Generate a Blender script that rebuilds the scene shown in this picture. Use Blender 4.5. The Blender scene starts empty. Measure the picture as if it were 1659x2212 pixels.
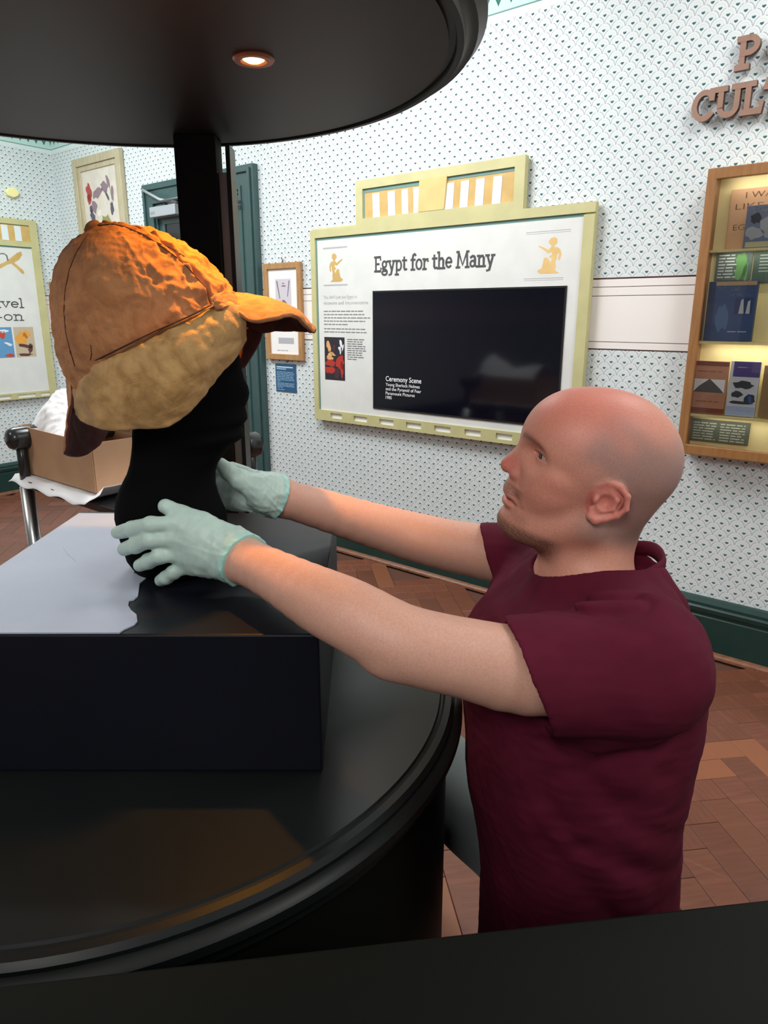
import bpy, bmesh, math, random
import numpy as np
from mathutils import Vector, Matrix

# ---------------------------------------------------------------- camera, world, lights
F = 1520.0; TH = math.atan(427 / 1520.0); CH = 1.38
CT, ST = math.cos(TH), math.sin(TH)
scene = bpy.context.scene
COL = scene.collection
cam_d = bpy.data.cameras.new('camera'); cam = bpy.data.objects.new('camera', cam_d); COL.objects.link(cam)
cam.location = (0, 0, CH); cam.rotation_euler = (math.pi / 2 - TH, 0, 0)
cam_d.sensor_fit = 'VERTICAL'; cam_d.sensor_height = 36.0; cam_d.lens = 36.0 * F / 2212.0
cam_d.clip_start = 0.02; cam_d.clip_end = 60
scene.camera = cam
world = bpy.data.worlds.new('world'); scene.world = world; world.use_nodes = True
world.node_tree.nodes['Background'].inputs[0].default_value = (0.9, 0.95, 1.0, 1)
world.node_tree.nodes['Background'].inputs[1].default_value = 0.3
scene.view_settings.view_transform = 'Standard'; scene.view_settings.look = 'None'
scene.view_settings.exposure = 0.0; scene.view_settings.gamma = 1.0
scene.view_settings.use_curve_mapping = False

def area(name, loc, target, size, power, color):
    l = bpy.data.lights.new(name, 'AREA'); l.shape = 'SQUARE'; l.size = size; l.energy = power; l.color = color
    o = bpy.data.objects.new(name, l); COL.objects.link(o); o.location = loc
    o.rotation_euler = (Vector(target) - Vector(loc)).to_track_quat('-Z', 'Y').to_euler(); return o
WHITE = (1.0, 0.985, 0.95)
area('ceiling_lamp_over_visitors', (1.6, -0.1, 2.9), (1.3, 0.2, 0), 0.7, 24, WHITE)
area('ceiling_lamp_by_bookcase', (1.35, 1.65, 2.9), (1.6, 2.0, 0), 0.6, 20, WHITE)
area('ceiling_lamp_by_screen', (-0.6, 2.8, 2.9), (-0.1, 3.4, 0.6), 0.8, 46, (0.97, 0.99, 1.0))
area('ceiling_lamp_by_corner', (-2.4, 3.9, 2.9), (-2.4, 4.5, 0), 0.9, 54, (0.90, 1.0, 0.99))
area('face_fill_lamp', (-0.7, -1.5, 2.85), (0.1, 0.8, 1.1), 0.8, 46, WHITE)  # unseen lamp added behind the camera to light the man's face
area('ceiling_lamp_far_left', (-3.2, 1.2, 2.9), (-2.2, 1.5, 0), 0.8, 24, WHITE)

# ---------------------------------------------------------------- projection of measured points
def ray(x, y):
    a = (x - 829.5) / F; b = (y - 1106) / F
    return np.array([a, CT - b * ST, -ST - b * CT])
def U(x, y, D):
    r = ray(x, y); p = r / r[1] * D; p[2] += CH
    return p
W0 = np.array([-2.60, 6.05, 0.]); DM = np.array([.7657, -.6432, 0]); DM /= np.linalg.norm(DM)
NM = np.array([DM[1], -DM[0], 0])
LD = np.array([-.58, -.814, 0]); LD /= np.linalg.norm(LD); NL = np.array([-LD[1], LD[0], 0])
ZUP = np.array([0, 0, 1.])
class Frame:
    def __init__(s, o, d, n): s.o, s.d, s.n = o, d, n
    def p(s, u, v, off=0.): return tuple(s.o + s.d * u + s.n * off + ZUP * v)
MAIN = Frame(W0, DM, NM); LEFT = Frame(W0, LD, NL)
ME = W0 + DM * 7.2; RE = ME + NM * 5.2; LE = W0 + LD * 7.2

# ---------------------------------------------------------------- node helpers
class S:
    T = None
    def __init__(s, sock): s.s = sock
    @staticmethod
    def m(op, *a, clamp=False):
        n = S.T.nodes.new('ShaderNodeMath'); n.operation = op; n.use_clamp = clamp
        for i, x in enumerate(a):
            if isinstance(x, S): S.T.links.new(x.s, n.inputs[i])
            else: n.inputs[i].default_value = x
        return S(n.outputs[0])
    def __add__(s, o): return S.m('ADD', s, o)
    __radd__ = __add__
    def __sub__(s, o): return S.m('SUBTRACT', s, o)
    def __rsub__(s, o): return S.m('SUBTRACT', o, s)
    def __mul__(s, o): return S.m('MULTIPLY', s, o)
    __rmul__ = __mul__
    def __truediv__(s, o): return S.m('DIVIDE', s, o)
    def lt(s, o): return S.m('LESS_THAN', s, o)
    def gt(s, o): return S.m('GREATER_THAN', s, o)
def smooth(x, a, b):
    n = S.T.nodes.new('ShaderNodeMapRange'); n.interpolation_type = 'SMOOTHSTEP'
    S.T.links.new(x.s, n.inputs[0]); n.inputs[1].default_value = a; n.inputs[2].default_value = b
    return S(n.outputs[0])
def mixc(fac, a, b):
    n = S.T.nodes.new('ShaderNodeMix'); n.data_type = 'RGBA'
    for sock, v in ((n.inputs[0], fac), (n.inputs[6], a), (n.inputs[7], b)):
        if isinstance(v, S): S.T.links.new(v.s, sock)
        elif isinstance(v, (int, float)): sock.default_value = v
        else: sock.default_value = (*v[:3], 1)
    return S(n.outputs[2])
def c8(r, g, b):
    return tuple(((x / 255) / 12.92 if x / 255 < .04045 else ((x / 255 + .055) / 1.055) ** 2.4) for x in (r, g, b))
def noise(scale, detail=3, rough=.5, coord='Object', vec=None, dist=0.):
    n = S.T.nodes.new('ShaderNodeTexNoise'); n.inputs['Scale'].default_value = scale
    n.inputs['Detail'].default_value = detail; n.inputs['Roughness'].default_value = rough; n.inputs['Distortion'].default_value = dist
    if vec is None:
        t = S.T.nodes.new('ShaderNodeTexCoord'); vec = t.outputs[coord]
    S.T.links.new(vec, n.inputs['Vector']); return S(n.outputs[0])
def mat(name, color, rough=.5, var=0., vscale=20., bump=0., bscale=200., bdist=.001, spec=.5, metal=0., sheen=0., coat=0., sss=0.):
    m = bpy.data.materials.new(name); m.use_nodes = True; t = m.node_tree; S.T = t
    b = t.nodes['Principled BSDF']
    b.inputs['Base Color'].default_value = (*color, 1); b.inputs['Roughness'].default_value = rough
    b.inputs['Specular IOR Level'].default_value = spec; b.inputs['Metallic'].default_value = metal
    b.inputs['Sheen Weight'].default_value = sheen; b.inputs['Coat Weight'].default_value = coat
    if sss:
        b.inputs['Subsurface Weight'].default_value = sss; b.inputs['Subsurface Scale'].default_value = .004
        b.inputs['Subsurface Radius'].default_value = (1, .35, .2)
    if var:
        n = noise(vscale)
        c = mixc(smooth(n, .3, .7), [x * (1 - var) for x in color], [min(1, x * (1 + var)) for x in color])
        t.links.new(c.s, b.inputs['Base Color'])
    if bump:
        n2 = noise(bscale, 4, .6); add_bump(t, n2, bump, bdist)
    return m
def add_bump(t, h, strength, dist):
    bn = t.nodes.new('ShaderNodeBump'); bn.inputs['Strength'].default_value = strength; bn.inputs['Distance'].default_value = dist
    t.links.new(h.s, bn.inputs['Height']); t.links.new(bn.outputs[0], t.nodes['Principled BSDF'].inputs['Normal'])

def wallpaper():
    m = mat('wallpaper', (.8, .82, .82), .75, spec=.2); t = m.node_tree; S.T = t
    uv = t.nodes.new('ShaderNodeUVMap'); uv.uv_map = 'UVMap'
    sp = t.nodes.new('ShaderNodeSeparateXYZ'); t.links.new(uv.outputs[0], sp.inputs[0])
    u, v = S(sp.outputs[0]), S(sp.outputs[1])
    W, R, RR = .0575, .0257, .0285
    row = S.m('FLOOR', v / R)
    def dist(j):
        par = S.m('MODULO', S.m('ABSOLUTE', j), 2.0)
        du = u / W + par * .5
        du = (du - S.m('ROUND', du)) * W
        dv = v - j * R
        return du, dv, S.m('SQRT', du * du + dv * dv)
    du0, dv0, d0 = dist(row); du1, dv1, d1 = dist(row + 1.0)
    use0 = d0.lt(RR)
    d = d0 * use0 + d1 * (1.0 - use0); du = du0 * use0 + du1 * (1.0 - use0); dv = dv0 * use0 + dv1 * (1.0 - use0)
    ring = 1.0 - smooth(S.m('ABSOLUTE', d - (RR - .0012)), .0004, .0016)
    dash = S.m('SINE', S.m('ARCTAN2', dv, du) * 34.0).gt(-.45)
    ring2 = 1.0 - smooth(S.m('ABSOLUTE', d - .0175), .0004, .0012)
    ring3 = 1.0 - smooth(S.m('ABSOLUTE', d - .0105), .0003, .0010)
    hv = dv - .0015
    aw = S.m('ABSOLUTE', du)
    heart = S.m('SQRT', du * du + (hv - aw * .35) * (hv - aw * .35) * 2.6).lt(.0068)
    paper = mixc(noise(14., 3, .6), c8(216, 223, 225), c8(230, 234, 235))
    c = mixc(ring * (dash * .45 + .5), paper, c8(112, 120, 134))
    c = mixc(ring2 * .24, c, c8(120, 140, 140)); c = mixc(ring3 * .2, c, c8(120, 140, 140))
    c = mixc(heart, c, c8(66, 104, 108))
    # dado band with its ruled lines
    T0, T1 = 1.2365, 1.5235
    band = v.gt(T0) * v.lt(T1)
    c = mixc(band, c, c8(240, 234, 230))
    for y0, hw, col in ((T1, .0032, (74, 52, 50)), (T1 - .0336, .0014, (96, 80, 80)), (T1 - .069, .0014, (96, 80, 80)), (T0 + .031, .0014, (96, 80, 80)), (T0, .0028, (80, 60, 58))):
        c = mixc(S.m('ABSOLUTE', v - y0).lt(hw), c, c8(*col))
    # frieze printed at the top of the paper
    fr = v.gt(2.615)
    c = mixc(v.gt(2.585), c, c8(222, 232, 230))
    c = mixc(fr, c, c8(196, 224, 218))
    c = mixc(S.m('ABSOLUTE', v - 2.615).lt(.003), c, c8(110, 150, 146))
    fu = (u / .062); fu = (fu - S.m('ROUND', fu)) * .062
    fv = v - 2.672
    leaf = (S.m('ABSOLUTE', fu) * 1.9 + S.m('ABSOLUTE', fv)).lt(.034)
    leafin = (S.m('ABSOLUTE', fu) * 1.9 + S.m('ABSOLUTE', fv)).lt(.013)
    c = mixc(leaf * fr, c, c8(58, 112, 104)); c = mixc(leafin * fr, c, c8(130, 176, 168))
    c = mixc(S.m('ABSOLUTE', v - 2.725).lt(.003), c, c8(90, 140, 132))
    c = mixc(S.m('ABSOLUTE', v - 2.79).lt(.004), c, c8(90, 140, 132))
    t.links.new(c.s, t.nodes['Principled BSDF'].inputs['Base Color'])
    return m
def wood(name, c1, c2, rough=.35, sc=(2., 26., 26.), rnd=0., coat=0., light=None):
    m = mat(name, c1, rough, coat=coat); t = m.node_tree; S.T = t
    tc = t.nodes.new('ShaderNodeTexCoord'); mp = t.nodes.new('ShaderNodeMapping'); mp.inputs['Scale'].default_value = sc
    t.links.new(tc.outputs['Object'], mp.inputs['Vector'])
    n = noise(3., 6, .6, vec=mp.outputs[0], dist=.6)
    c = mixc(smooth(n, .25, .75), c1, c2)
    if rnd:
        oi = t.nodes.new('ShaderNodeObjectInfo'); g = t.nodes.new('ShaderNodeNewGeometry')
        r = S.m('FRACT', S(oi.outputs['Random']) * 7.31 + S(g.outputs['Random Per Island']))
        c = mixc(r * rnd, c, [x * .35 for x in c1])
        if light: c = mixc(S.m('MULTIPLY', smooth(r, .82, .9), .7), c, light)
    t.links.new(c.s, t.nodes['Principled BSDF'].inputs['Base Color'])
    add_bump(t, n, .12, .002)
    return m

M = {}
M['wallpaper'] = wallpaper()
M['ceiling'] = mat('ceiling_paint', c8(236, 238, 236), .8)
M['green'] = mat('green_gloss_paint', c8(28, 58, 54), .32, var=.06, bump=.1, bscale=60)
M['doorgreen'] = mat('door_green_paint', c8(56, 82, 82), .4, var=.05, bump=.08, bscale=60)
M['parquet'] = wood('parquet_oak', c8(132, 78, 56), c8(108, 60, 42), .45, rnd=.6, coat=.1, light=c8(158, 96, 62))
M['subfloor'] = mat('floor_joint', c8(92, 56, 42), .8)
M['beadwood'] = wood('floor_bead_wood', c8(142, 92, 66), c8(110, 66, 46), .4, (1, 30, 30))
M['black'] = mat('black_satin', (.006, .0075, .008), .38, spec=.26, var=.1, vscale=6, bump=.03, bscale=400)
M['blackcanopy'] = mat('black_canopy_satin', (.010, .010, .011), .42, spec=.35, bump=.03, bscale=300)
M['blackmatte'] = mat('black_matte', (.005, .005, .006), .7, bump=.05, bscale=300, spec=.12)
M['plinth'] = mat('black_plinth_paint', (.004, .0045, .009), .45, spec=.22, var=.1, vscale=5, bump=.04, bscale=300)
M['ledge'] = mat('counter_laminate', (.0035, .004, .003), .6, bump=.05, bscale=500, spec=.12)
M['velvet'] = mat('black_velvet', (.0025, .0025, .003), .95, spec=.08)
M['chrome'] = mat('brushed_chrome', (.62, .63, .64), .28, metal=1.)
M['greymetal'] = mat('grey_metal', (.2, .2, .21), .45, metal=.6)
M['blackplastic'] = mat('black_plastic', (.02, .02, .022), .22)
M['board'] = mat('grey_patch', c8(168, 172, 190), .5, var=.02, bump=.03, bscale=500)
M['cardboard'] = mat('cardboard', c8(186, 145, 112), .8, var=.05, vscale=8, bump=.1, bscale=120)
M['tissue'] = mat('tissue_paper', c8(232, 230, 232), .7, bump=.3, bscale=90)
M['panelframe'] = mat('olive_board_frame', c8(196, 190, 140), .5, var=.05, vscale=10)
M['teal'] = mat('teal_print', c8(112, 150, 142), .5)
M['panelwhite'] = mat('panel_print', c8(222, 222, 219), .5, var=.03, vscale=9)
M['gold'] = mat('gold_print', c8(206, 170, 104), .45, var=.08, vscale=14)
M['goldlight'] = mat('pale_gold_print', c8(226, 190, 126), .45, var=.05, vscale=14)
M['slotwhite'] = mat('white_slot', c8(238, 238, 236), .5)
M['stripewhite'] = mat('stripe_white', c8(222, 232, 234), .5)
M['ink'] = mat('dark_ink', c8(74, 74, 76), .6)
M['inkmid'] = mat('mid_ink', c8(118, 118, 120), .6)
M['inklight'] = mat('light_ink', c8(178, 178, 180), .6)
M['screen'] = mat('screen_glass', (.003, .003, .008), .08, spec=.5)
M['white'] = mat('white_print', c8(238, 238, 240), .5)
M['frameoak'] = wood('oak_frame', c8(184, 140, 92), c8(160, 116, 70), .4, (20, 20, 3))
M['framepale'] = wood('gilt_pale_frame', c8(196, 184, 156), c8(172, 158, 126), .4, (20, 20, 3))
M['casewood'] = wood('case_wood', c8(162, 114, 70), c8(142, 98, 58), .38, (24, 24, 3))
M['casecream'] = mat('case_lining', c8(242, 228, 166), .6)
M['mount'] = mat('picture_mount', c8(240, 236, 234), .6)
M['paper'] = mat('print_paper', c8(214, 204, 192), .6, var=.06, vscale=12)
M['bluelabel'] = mat('blue_label', c8(38, 84, 124), .5)
M['bluebook'] = mat('blue_cover', c8(58, 84, 132), .4, var=.12, vscale=10)
M['closer'] = mat('closer_aluminium', c8(176, 180, 186), .4, metal=.3)
M['letters'] = mat('copper_letters', c8(152, 118, 102), .4, var=.05)
M['lettersside'] = mat('copper_letter_sides', c8(92, 60, 52), .45)
M['steel'] = mat('lamp_ring_bronze', c8(150, 110, 90), .35, metal=.4)
def pigment(*c):
    k = 'pigment_%d_%d_%d' % c
    if k not in M: M[k] = mat(k, c8(*c), .55)
    return M[k]
pg = bpy.data.materials.new('thin_pane'); pg.use_nodes = True; pt_ = pg.node_tree; pt_.nodes.clear()
o_ = pt_.nodes.new('ShaderNodeOutputMaterial'); t_ = pt_.nodes.new('ShaderNodeBsdfTransparent'); g_ = pt_.nodes.new('ShaderNodeBsdfGlossy'); x_ = pt_.nodes.new('ShaderNodeMixShader'); f_ = pt_.nodes.new('ShaderNodeFresnel')
g_.inputs['Roughness'].default_value = .03; f_.inputs['IOR'].default_value = 1.45; pt_.links.new(f_.outputs[0], x_.inputs[0]); pt_.links.new(t_.outputs[0], x_.inputs[1]); pt_.links.new(g_.outputs[0], x_.inputs[2]); pt_.links.new(x_.outputs[0], o_.inputs[0])
g = bpy.data.materials.new('clear_glass'); g.use_nodes = True; gb = g.node_tree.nodes['Principled BSDF']
gb.inputs['Transmission Weight'].default_value = 1.; gb.inputs['Roughness'].default_value = .02; gb.inputs['IOR'].default_value = 1.45
M['glass'] = pg
em = bpy.data.materials.new('lamp_glow'); em.use_nodes = True; eb = em.node_tree.nodes['Principled BSDF']
eb.inputs['Emission Color'].default_value = (1, .50, .12, 1); eb.inputs['Emission Strength'].default_value = 14.; eb.inputs['Base Color'].default_value = (1, .7, .4, 1)
M['glow'] = em

# ---------------------------------------------------------------- geometry helpers
def link(name, me, m, parent=None, smooth=False):
    o = bpy.data.objects.new(name, me); COL.objects.link(o)
    ms = m if isinstance(m, (list, tuple)) else [m]
    for x in ms:
        if x: me.materials.append(x)
    if smooth:
        me.polygons.foreach_set('use_smooth', [True] * len(me.polygons))
    if parent: o.parent = parent
    return o
def raw(name, vs, fs, m, parent=None, smooth=False):
    me = bpy.data.meshes.new(name); me.from_pydata([tuple(map(float, v)) for v in vs], [], fs); me.update()
    return link(name, me, m, parent, smooth)
def tag(o, label=None, cat=None, group=None, kind=None):
    if label: o['label'] = label
    if cat: o['category'] = cat
    if group: o['group'] = group
    if kind: o['kind'] = kind
    return o
def empty(name, loc, label, cat, group=None):
    o = bpy.data.objects.new(name, None); COL.objects.link(o); o.empty_display_size = .05
    o.location = tuple(map(float, loc)); return tag(o, label, cat, group)
def adopt(root, *obs):
    """parent world-placed objects to a root that is only translated"""
    for o in obs:
        if o: o.parent = root; o.location = Vector(o.location) - root.location
def prism(pts, n, h):
    """pts: world points of a planar polygon; extrude by n*h (towards n). returns verts, faces"""
    pts = [np.array(p, float) for p in pts]; N = len(pts); nn = np.array(n) * h
    vs = pts + [p + nn for p in pts]
    fs = [tuple(range(N))[::-1], tuple(range(N, 2 * N))] + [(i, (i + 1) % N, N + (i + 1) % N, N + i) for i in range(N)]
    return vs, fs
def join(parts):
    V, Fs = [], []
    for vs, fs in parts:
        k = len(V); V += list(vs); Fs += [tuple(i + k for i in f) for f in fs]
    return V, Fs
def fixn(o):
    bm = bmesh.new(); bm.from_mesh(o.data); bmesh.ops.recalc_face_normals(bm, faces=bm.faces); bm.to_mesh(o.data); bm.free(); return o
def bevel(o, w, seg=2, ang=40):
    m = o.modifiers.new('bevel', 'BEVEL'); m.width = w; m.segments = seg; m.limit_method = 'ANGLE'; m.angle_limit = math.radians(ang)
    return o
def wpoly(name, fr, poly, off, th, m, parent=None, bev=0):
    vs, fs = prism([fr.p(u, v, off) for u, v in poly], fr.n, th)
    o = fixn(raw(name, vs, fs, m, parent))
    if bev: bevel(o, bev)
    return o
def wrect(u0, v0, u1, v1): return [(u0, v0), (u1, v0), (u1, v1), (u0, v1)]
def wrects(name, fr, rects, off, th, m, parent=None):
    V, Fs = join([prism([fr.p(u, v, off) for u, v in wrect(*r)], fr.n, th) for r in rects])
    return fixn(raw(name, V, Fs, m, parent))
def wsplit(name, fr, rects, off, th, m, parent=None):
    return [wpoly(name, fr, wrect(*r), off, th, m, parent) for r in rects]
def wframe(name, fr, u0, v0, u1, v1, w, off, th, m, parent=None, bev=.003, w2=None):
    w2 = w2 or w
    o_ = [(u0, v0), (u1, v0), (u1, v1), (u0, v1)]; i_ = [(u0 + w, v0 + w2), (u1 - w, v0 + w2), (u1 - w, v1 - w2), (u0 + w, v1 - w2)]
    vs = [fr.p(*q, off) for q in o_ + i_] + [fr.p(*q, off + th) for q in o_ + i_]
    fs = []
    for i in range(4):
        j = (i + 1) % 4
        fs += [(i, j, 4 + j, 4 + i), (8 + i, 8 + j, 12 + j, 12 + i), (i, j, 8 + j, 8 + i), (4 + i, 4 + j, 12 + j, 12 + i)]
    o = fixn(raw(name, vs, fs, m, parent))
    if bev: bevel(o, bev)
    return o
def boxm(name, c, size, m, parent=None, rz=0., bev=0., seg=2):
    x, y, z = [s / 2 for s in size]; ca, sa = math.cos(rz), math.sin(rz)
    vs = [(c[0] + ca * a * x - sa * b * y, c[1] + sa * a * x + ca * b * y, c[2] + d * z) for d in (-1, 1) for a, b in ((-1, -1), (1, -1), (1, 1), (-1, 1))]
    fs = [(3, 2, 1, 0), (4, 5, 6, 7), (0, 1, 5, 4), (1, 2, 6, 5), (2, 3, 7, 6), (3, 0, 4, 7)]
    o = raw(name, vs, fs, m, parent)
    if bev: bevel(o, bev, seg)
    return o
def lathe(name, prof, c, m, parent=None, n=128, smooth=True, cap=False):
    V = []; Fs = []
    for r, z in prof:
        for i in range(n):
            a = 2 * math.pi * i / n; V.append((c[0] + r * math.cos(a), c[1] + r * math.sin(a), c[2] + z))
    K = len(prof)
    for k in range(K - 1):
        for i in range(n):
            j = (i + 1) % n; Fs.append((k * n + i, k * n + j, (k + 1) * n + j, (k + 1) * n + i))
    if cap: Fs += [tuple(range(n))[::-1], tuple(range((K - 1) * n, K * n))]
    o = fixn(raw(name, V, Fs, m, parent, smooth))
    if smooth:
        e = o.modifiers.new('split', 'EDGE_SPLIT'); e.split_angle = math.radians(35)
    return o
def tube(name, pts, r, m, parent=None, n=14, caps=True):
    pts = [np.array(p, float) for p in pts]; V = []; Fs = []; K = len(pts)
    prev = None
    for k, p in enumerate(pts):
        tdir = pts[min(k + 1, K - 1)] - pts[max(k - 1, 0)]; tdir /= np.linalg.norm(tdir)
        if prev is None:
            a = np.cross(tdir, [0, 0, 1.]);
            if np.linalg.norm(a) < .1: a = np.cross(tdir, [1., 0, 0])
        else: a = prev - tdir * np.dot(prev, tdir)
        a /= np.linalg.norm(a); prev = a; b = np.cross(tdir, a)
        rr = r[k] if isinstance(r, (list, tuple)) else r
        for i in range(n):
            t = 2 * math.pi * i / n; V.append(p + rr * (math.cos(t) * a + math.sin(t) * b))
    for k in range(K - 1):
        for i in range(n):
            j = (i + 1) % n; Fs.append((k * n + i, k * n + j, (k + 1) * n + j, (k + 1) * n + i))
    if caps: Fs += [tuple(range(n))[::-1], tuple(range((K - 1) * n, K * n))]
    return fixn(raw(name, V, Fs, m, parent, True))

# ---- text: Blender's own sans face for small print, drawn strokes for the slab-serif lettering
def sans(name, s, fr, u, v, width, height, off, m, parent=None, bold=.0):
    cu = bpy.data.curves.new(name, 'FONT'); cu.body = s; cu.size = 1; cu.offset = bold; cu.resolution_u = 3
    o = bpy.data.objects.new(name, cu); COL.objects.link(o)
    dg = bpy.context.evaluated_depsgraph_get(); me = bpy.data.meshes.new_from_object(o.evaluated_get(dg))
    bpy.data.objects.remove(o); bpy.data.curves.remove(cu)
    co = np.empty(len(me.vertices) * 3); me.vertices.foreach_get('co', co); co = co.reshape(-1, 3)
    sx = width / (co[:, 0].max() - co[:, 0].min()); x0 = co[:, 0].min(); sy = height / .7
    co[:, 0] = (co[:, 0] - x0) * sx; co[:, 1] *= sy
    sgn = 1 if fr is MAIN else -1
    P = np.array(fr.p(u, v, off))[None] + co[:, :1] * fr.d[None] * sgn + co[:, 1:2] * ZUP[None]
    me.vertices.foreach_set('co', P.ravel()); me.materials.clear(); me.update()
    return tag(link(name, me, m, parent), kind='stuff')
def A(cx, cy, rx, ry, a0, a1, n=14):
    return [(cx + rx * math.cos(math.radians(a0 + (a1 - a0) * i / n)), cy + ry * math.sin(math.radians(a0 + (a1 - a0) * i / n))) for i in range(n + 1)]
def SF(x0, x1, y): return [(x0, y), (x1, y)]
GL = {
 'E': (.56, [SF(.12, .12, 0)[:1] + [(.12, .7)], [(.02, 0), (.5, 0), (.5, .14)], [(.02, .7), (.48, .7), (.48, .57)], [(.12, .36), (.36, .36)]]),
 'g': (.5, [A(.22, .33, .15, .15, 0, 360, 20), [(.34, .43), (.47, .47)], [(.12, .2), (.09, .12), (.18, .06), (.34, .05), (.42, -.03)], A(.23, -.09, .19, .1, 20, 380, 20)]),
 'y': (.53, [[(.09, .47), (.27, .03)], [(.44, .47), (.22, -.18), (.08, -.2)], SF(.0, .19, .47), SF(.35, .53, .47)]),
 'p': (.53, [[(.12, .47), (.12, -.2)], SF(.02, .12, .47), SF(.02, .25, -.2), [(.12, .36), (.2, .45)] + A(.28, .24, .18, .23, 100, -110), [(.22, .02), (.12, .08)]]),
 't': (.36, [[(.15, .62), (.15, .1), (.2, .02), (.33, .04)], SF(.03, .32, .47)]),
 'f': (.34, [[(.36, .68), (.28, .74), (.19, .69), (.15, .56), (.15, 0)], SF(.03, .31, .47), SF(.04, .29, 0)]),
 'o': (.52, [A(.26, .24, .19, .23, 0, 360, 20)]),
 'r': (.4, [[(.12, .47), (.12, 0)], SF(.02, .12, .47), SF(.02, .25, 0), [(.12, .33), (.2, .44), (.36, .46), (.37, .37)]]),
 'h': (.54, [[(.12, .74), (.12, 0)], SF(.02, .12, .74), SF(.02, .22, 0), [(.12, .36), (.21, .45), (.33, .46), (.41, .37), (.41, 0)], SF(.31, .51, 0)]),
 'n': (.54, [[(.12, .47), (.12, 0)], SF(.02, .12, .47), SF(.02, .22, 0), [(.12, .36), (.21, .45), (.33, .46), (.41, .37), (.41, 0)], SF(.31, .51, 0)]),
 'e': (.48, [[(.07, .26), (.41, .26)] + A(.24, .25, .18, .22, 0, 315, 18)]),
 'M': (.84, [[(.1, 0), (.14, .7)], [(.14, .7), (.41, .1), (.68, .7)], [(.68, .7), (.72, 0)], SF(.0, .22, 0), SF(.6, .82, 0), SF(.03, .15, .7), SF(.67, .79, .7)]),
 'a': (.5, [[(.08, .42), (.2, .48), (.32, .45), (.36, .35), (.36, .06), (.47, .0)], A(.21, .14, .14, .13, 0, 360, 16)]),
 'v': (.5, [[(.08, .47), (.25, .02), (.42, .47)], SF(.0, .18, .47), SF(.33, .5, .47)]),
 'l': (.27, [[(.12, .74), (.12, 0)], SF(.02, .12, .74), SF(.02, .23, 0)]),
 '-': (.3, [SF(.04, .24, .24)]), ' ': (.26, []),
 'P': (.56, [[(.14, 0), (.14, .7)], SF(.02, .3, 0), [(.02, .7), (.3, .7)] + A(.3, .52, .2, .18, 90, -90) + [(.14, .34)]]),
 'R': (.6, [[(.14, 0), (.14, .7)], SF(.02, .28, 0), [(.02, .7), (.3, .7)] + A(.3, .53, .2, .17, 90, -90) + [(.14, .36)], [(.3, .36), (.5, .0), (.6, .0)]]),
 'O': (.72, [A(.36, .35, .28, .34, 0, 360, 24)]),
 'C': (.62, [A(.34, .35, .27, .34, 42, 318, 20), [(.54, .72), (.54, .5)], ]),
 'U': (.72, [[(.14, .7), (.14, .2)] + A(.36, .22, .22, .21, 180, 360, 14) + [(.58, .7)], SF(.02, .26, .7), SF(.46, .7, .7)]),
 'L': (.54, [[(.14, .7), (.14, 0)], SF(.02, .28, .7), [(.02, 0), (.5, 0), (.5, .17)]]),
 'T': (.62, [[(.31, .7), (.31, 0)], SF(.19, .43, 0), [(.03, .54), (.03, .7), (.59, .7), (.59, .54)]]),
}
def slab_geo(s, fr, u, v, size, off, th, wt=.075, width=None):
    tot = sum(GL[c][0] for c in s); sx = (width / tot) if width else size
    sgn = 1 if fr is MAIN else -1; x = 0; parts = []
    for c in s:
        for ki, pl in enumerate(GL[c][1]):
            off_ = off; off = off + (ki * .00035 if th > .01 else ki * .00004)
            q = [np.array([(x + a) * sx, b * size]) for a, b in pl]
            hw = wt * size / 2; K = len(q); L_, R_ = [], []
            closed = np.linalg.norm(q[0] - q[-1]) < 1e-6
            for i in range(K):
                if closed: a_, b_ = q[(i - 1) % (K - 1)], q[(i + 1) % (K - 1)]
                else: a_, b_ = q[max(i - 1, 0)], q[min(i + 1, K - 1)]
                t1 = b_ - a_; t1 = t1 / (np.linalg.norm(t1) + 1e-9); nn = np.array([-t1[1], t1[0]])
                e = q[i] + (0 if closed or 0 < i < K - 1 else (t1 * hw * (.7 if i else -.7)))
                k = 1.25 if (not closed and 0 < i < K - 1 and K < 9) else 1.
                L_.append(e + nn * hw * k); R_.append(e - nn * hw * k)
            P = lambda w, o: np.array(fr.p(u + sgn * w[0], v + w[1], o))
            V = [P(a, off) for a in L_] + [P(a, off) for a in R_] + [P(a, off + th) for a in L_] + [P(a, off + th) for a in R_]
            Fs = []
            for i in range(K - 1):
                j = i + 1
                Fs += [(2 * K + i, 2 * K + j, 3 * K + j, 3 * K + i), (i, K + i, K + j, j), (i, j, 2 * K + j, 2 * K + i), (K + i, 3 * K + i, 3 * K + j, K + j)]
            if not closed: Fs += [(0, 2 * K, 3 * K, K), (K - 1, 2 * K - 1, 4 * K - 1, 3 * K - 1)]
            parts.append((V, Fs)); off = off_
        x += GL[c][0]
    return join(parts)
def slab(name, s, fr, u, v, size, off, th, m, parent=None, **k):
    V, Fs = slab_geo(s, fr, u, v, size, off, th, **k); return fixn(raw(name, V, Fs, m, parent))
rng = random.Random(7)
def lines(name, fr, rows, off, m, parent=None, h=.006):
    """printed lines of small text: broken bars, rows = (u0,v,u1)"""
    R = []
    for u0, v, u1 in rows:
        a, b = min(u0, u1), max(u0, u1); x = a
        while x < b - .006:
            w = rng.uniform(.014, .042); w = min(w, b - x); R.append((x, v - h / 2, x + w, v + h / 2)); x += w + .005
    return tag(wrects(name, fr, R, off, .0004, m, parent), kind='stuff')
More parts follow.
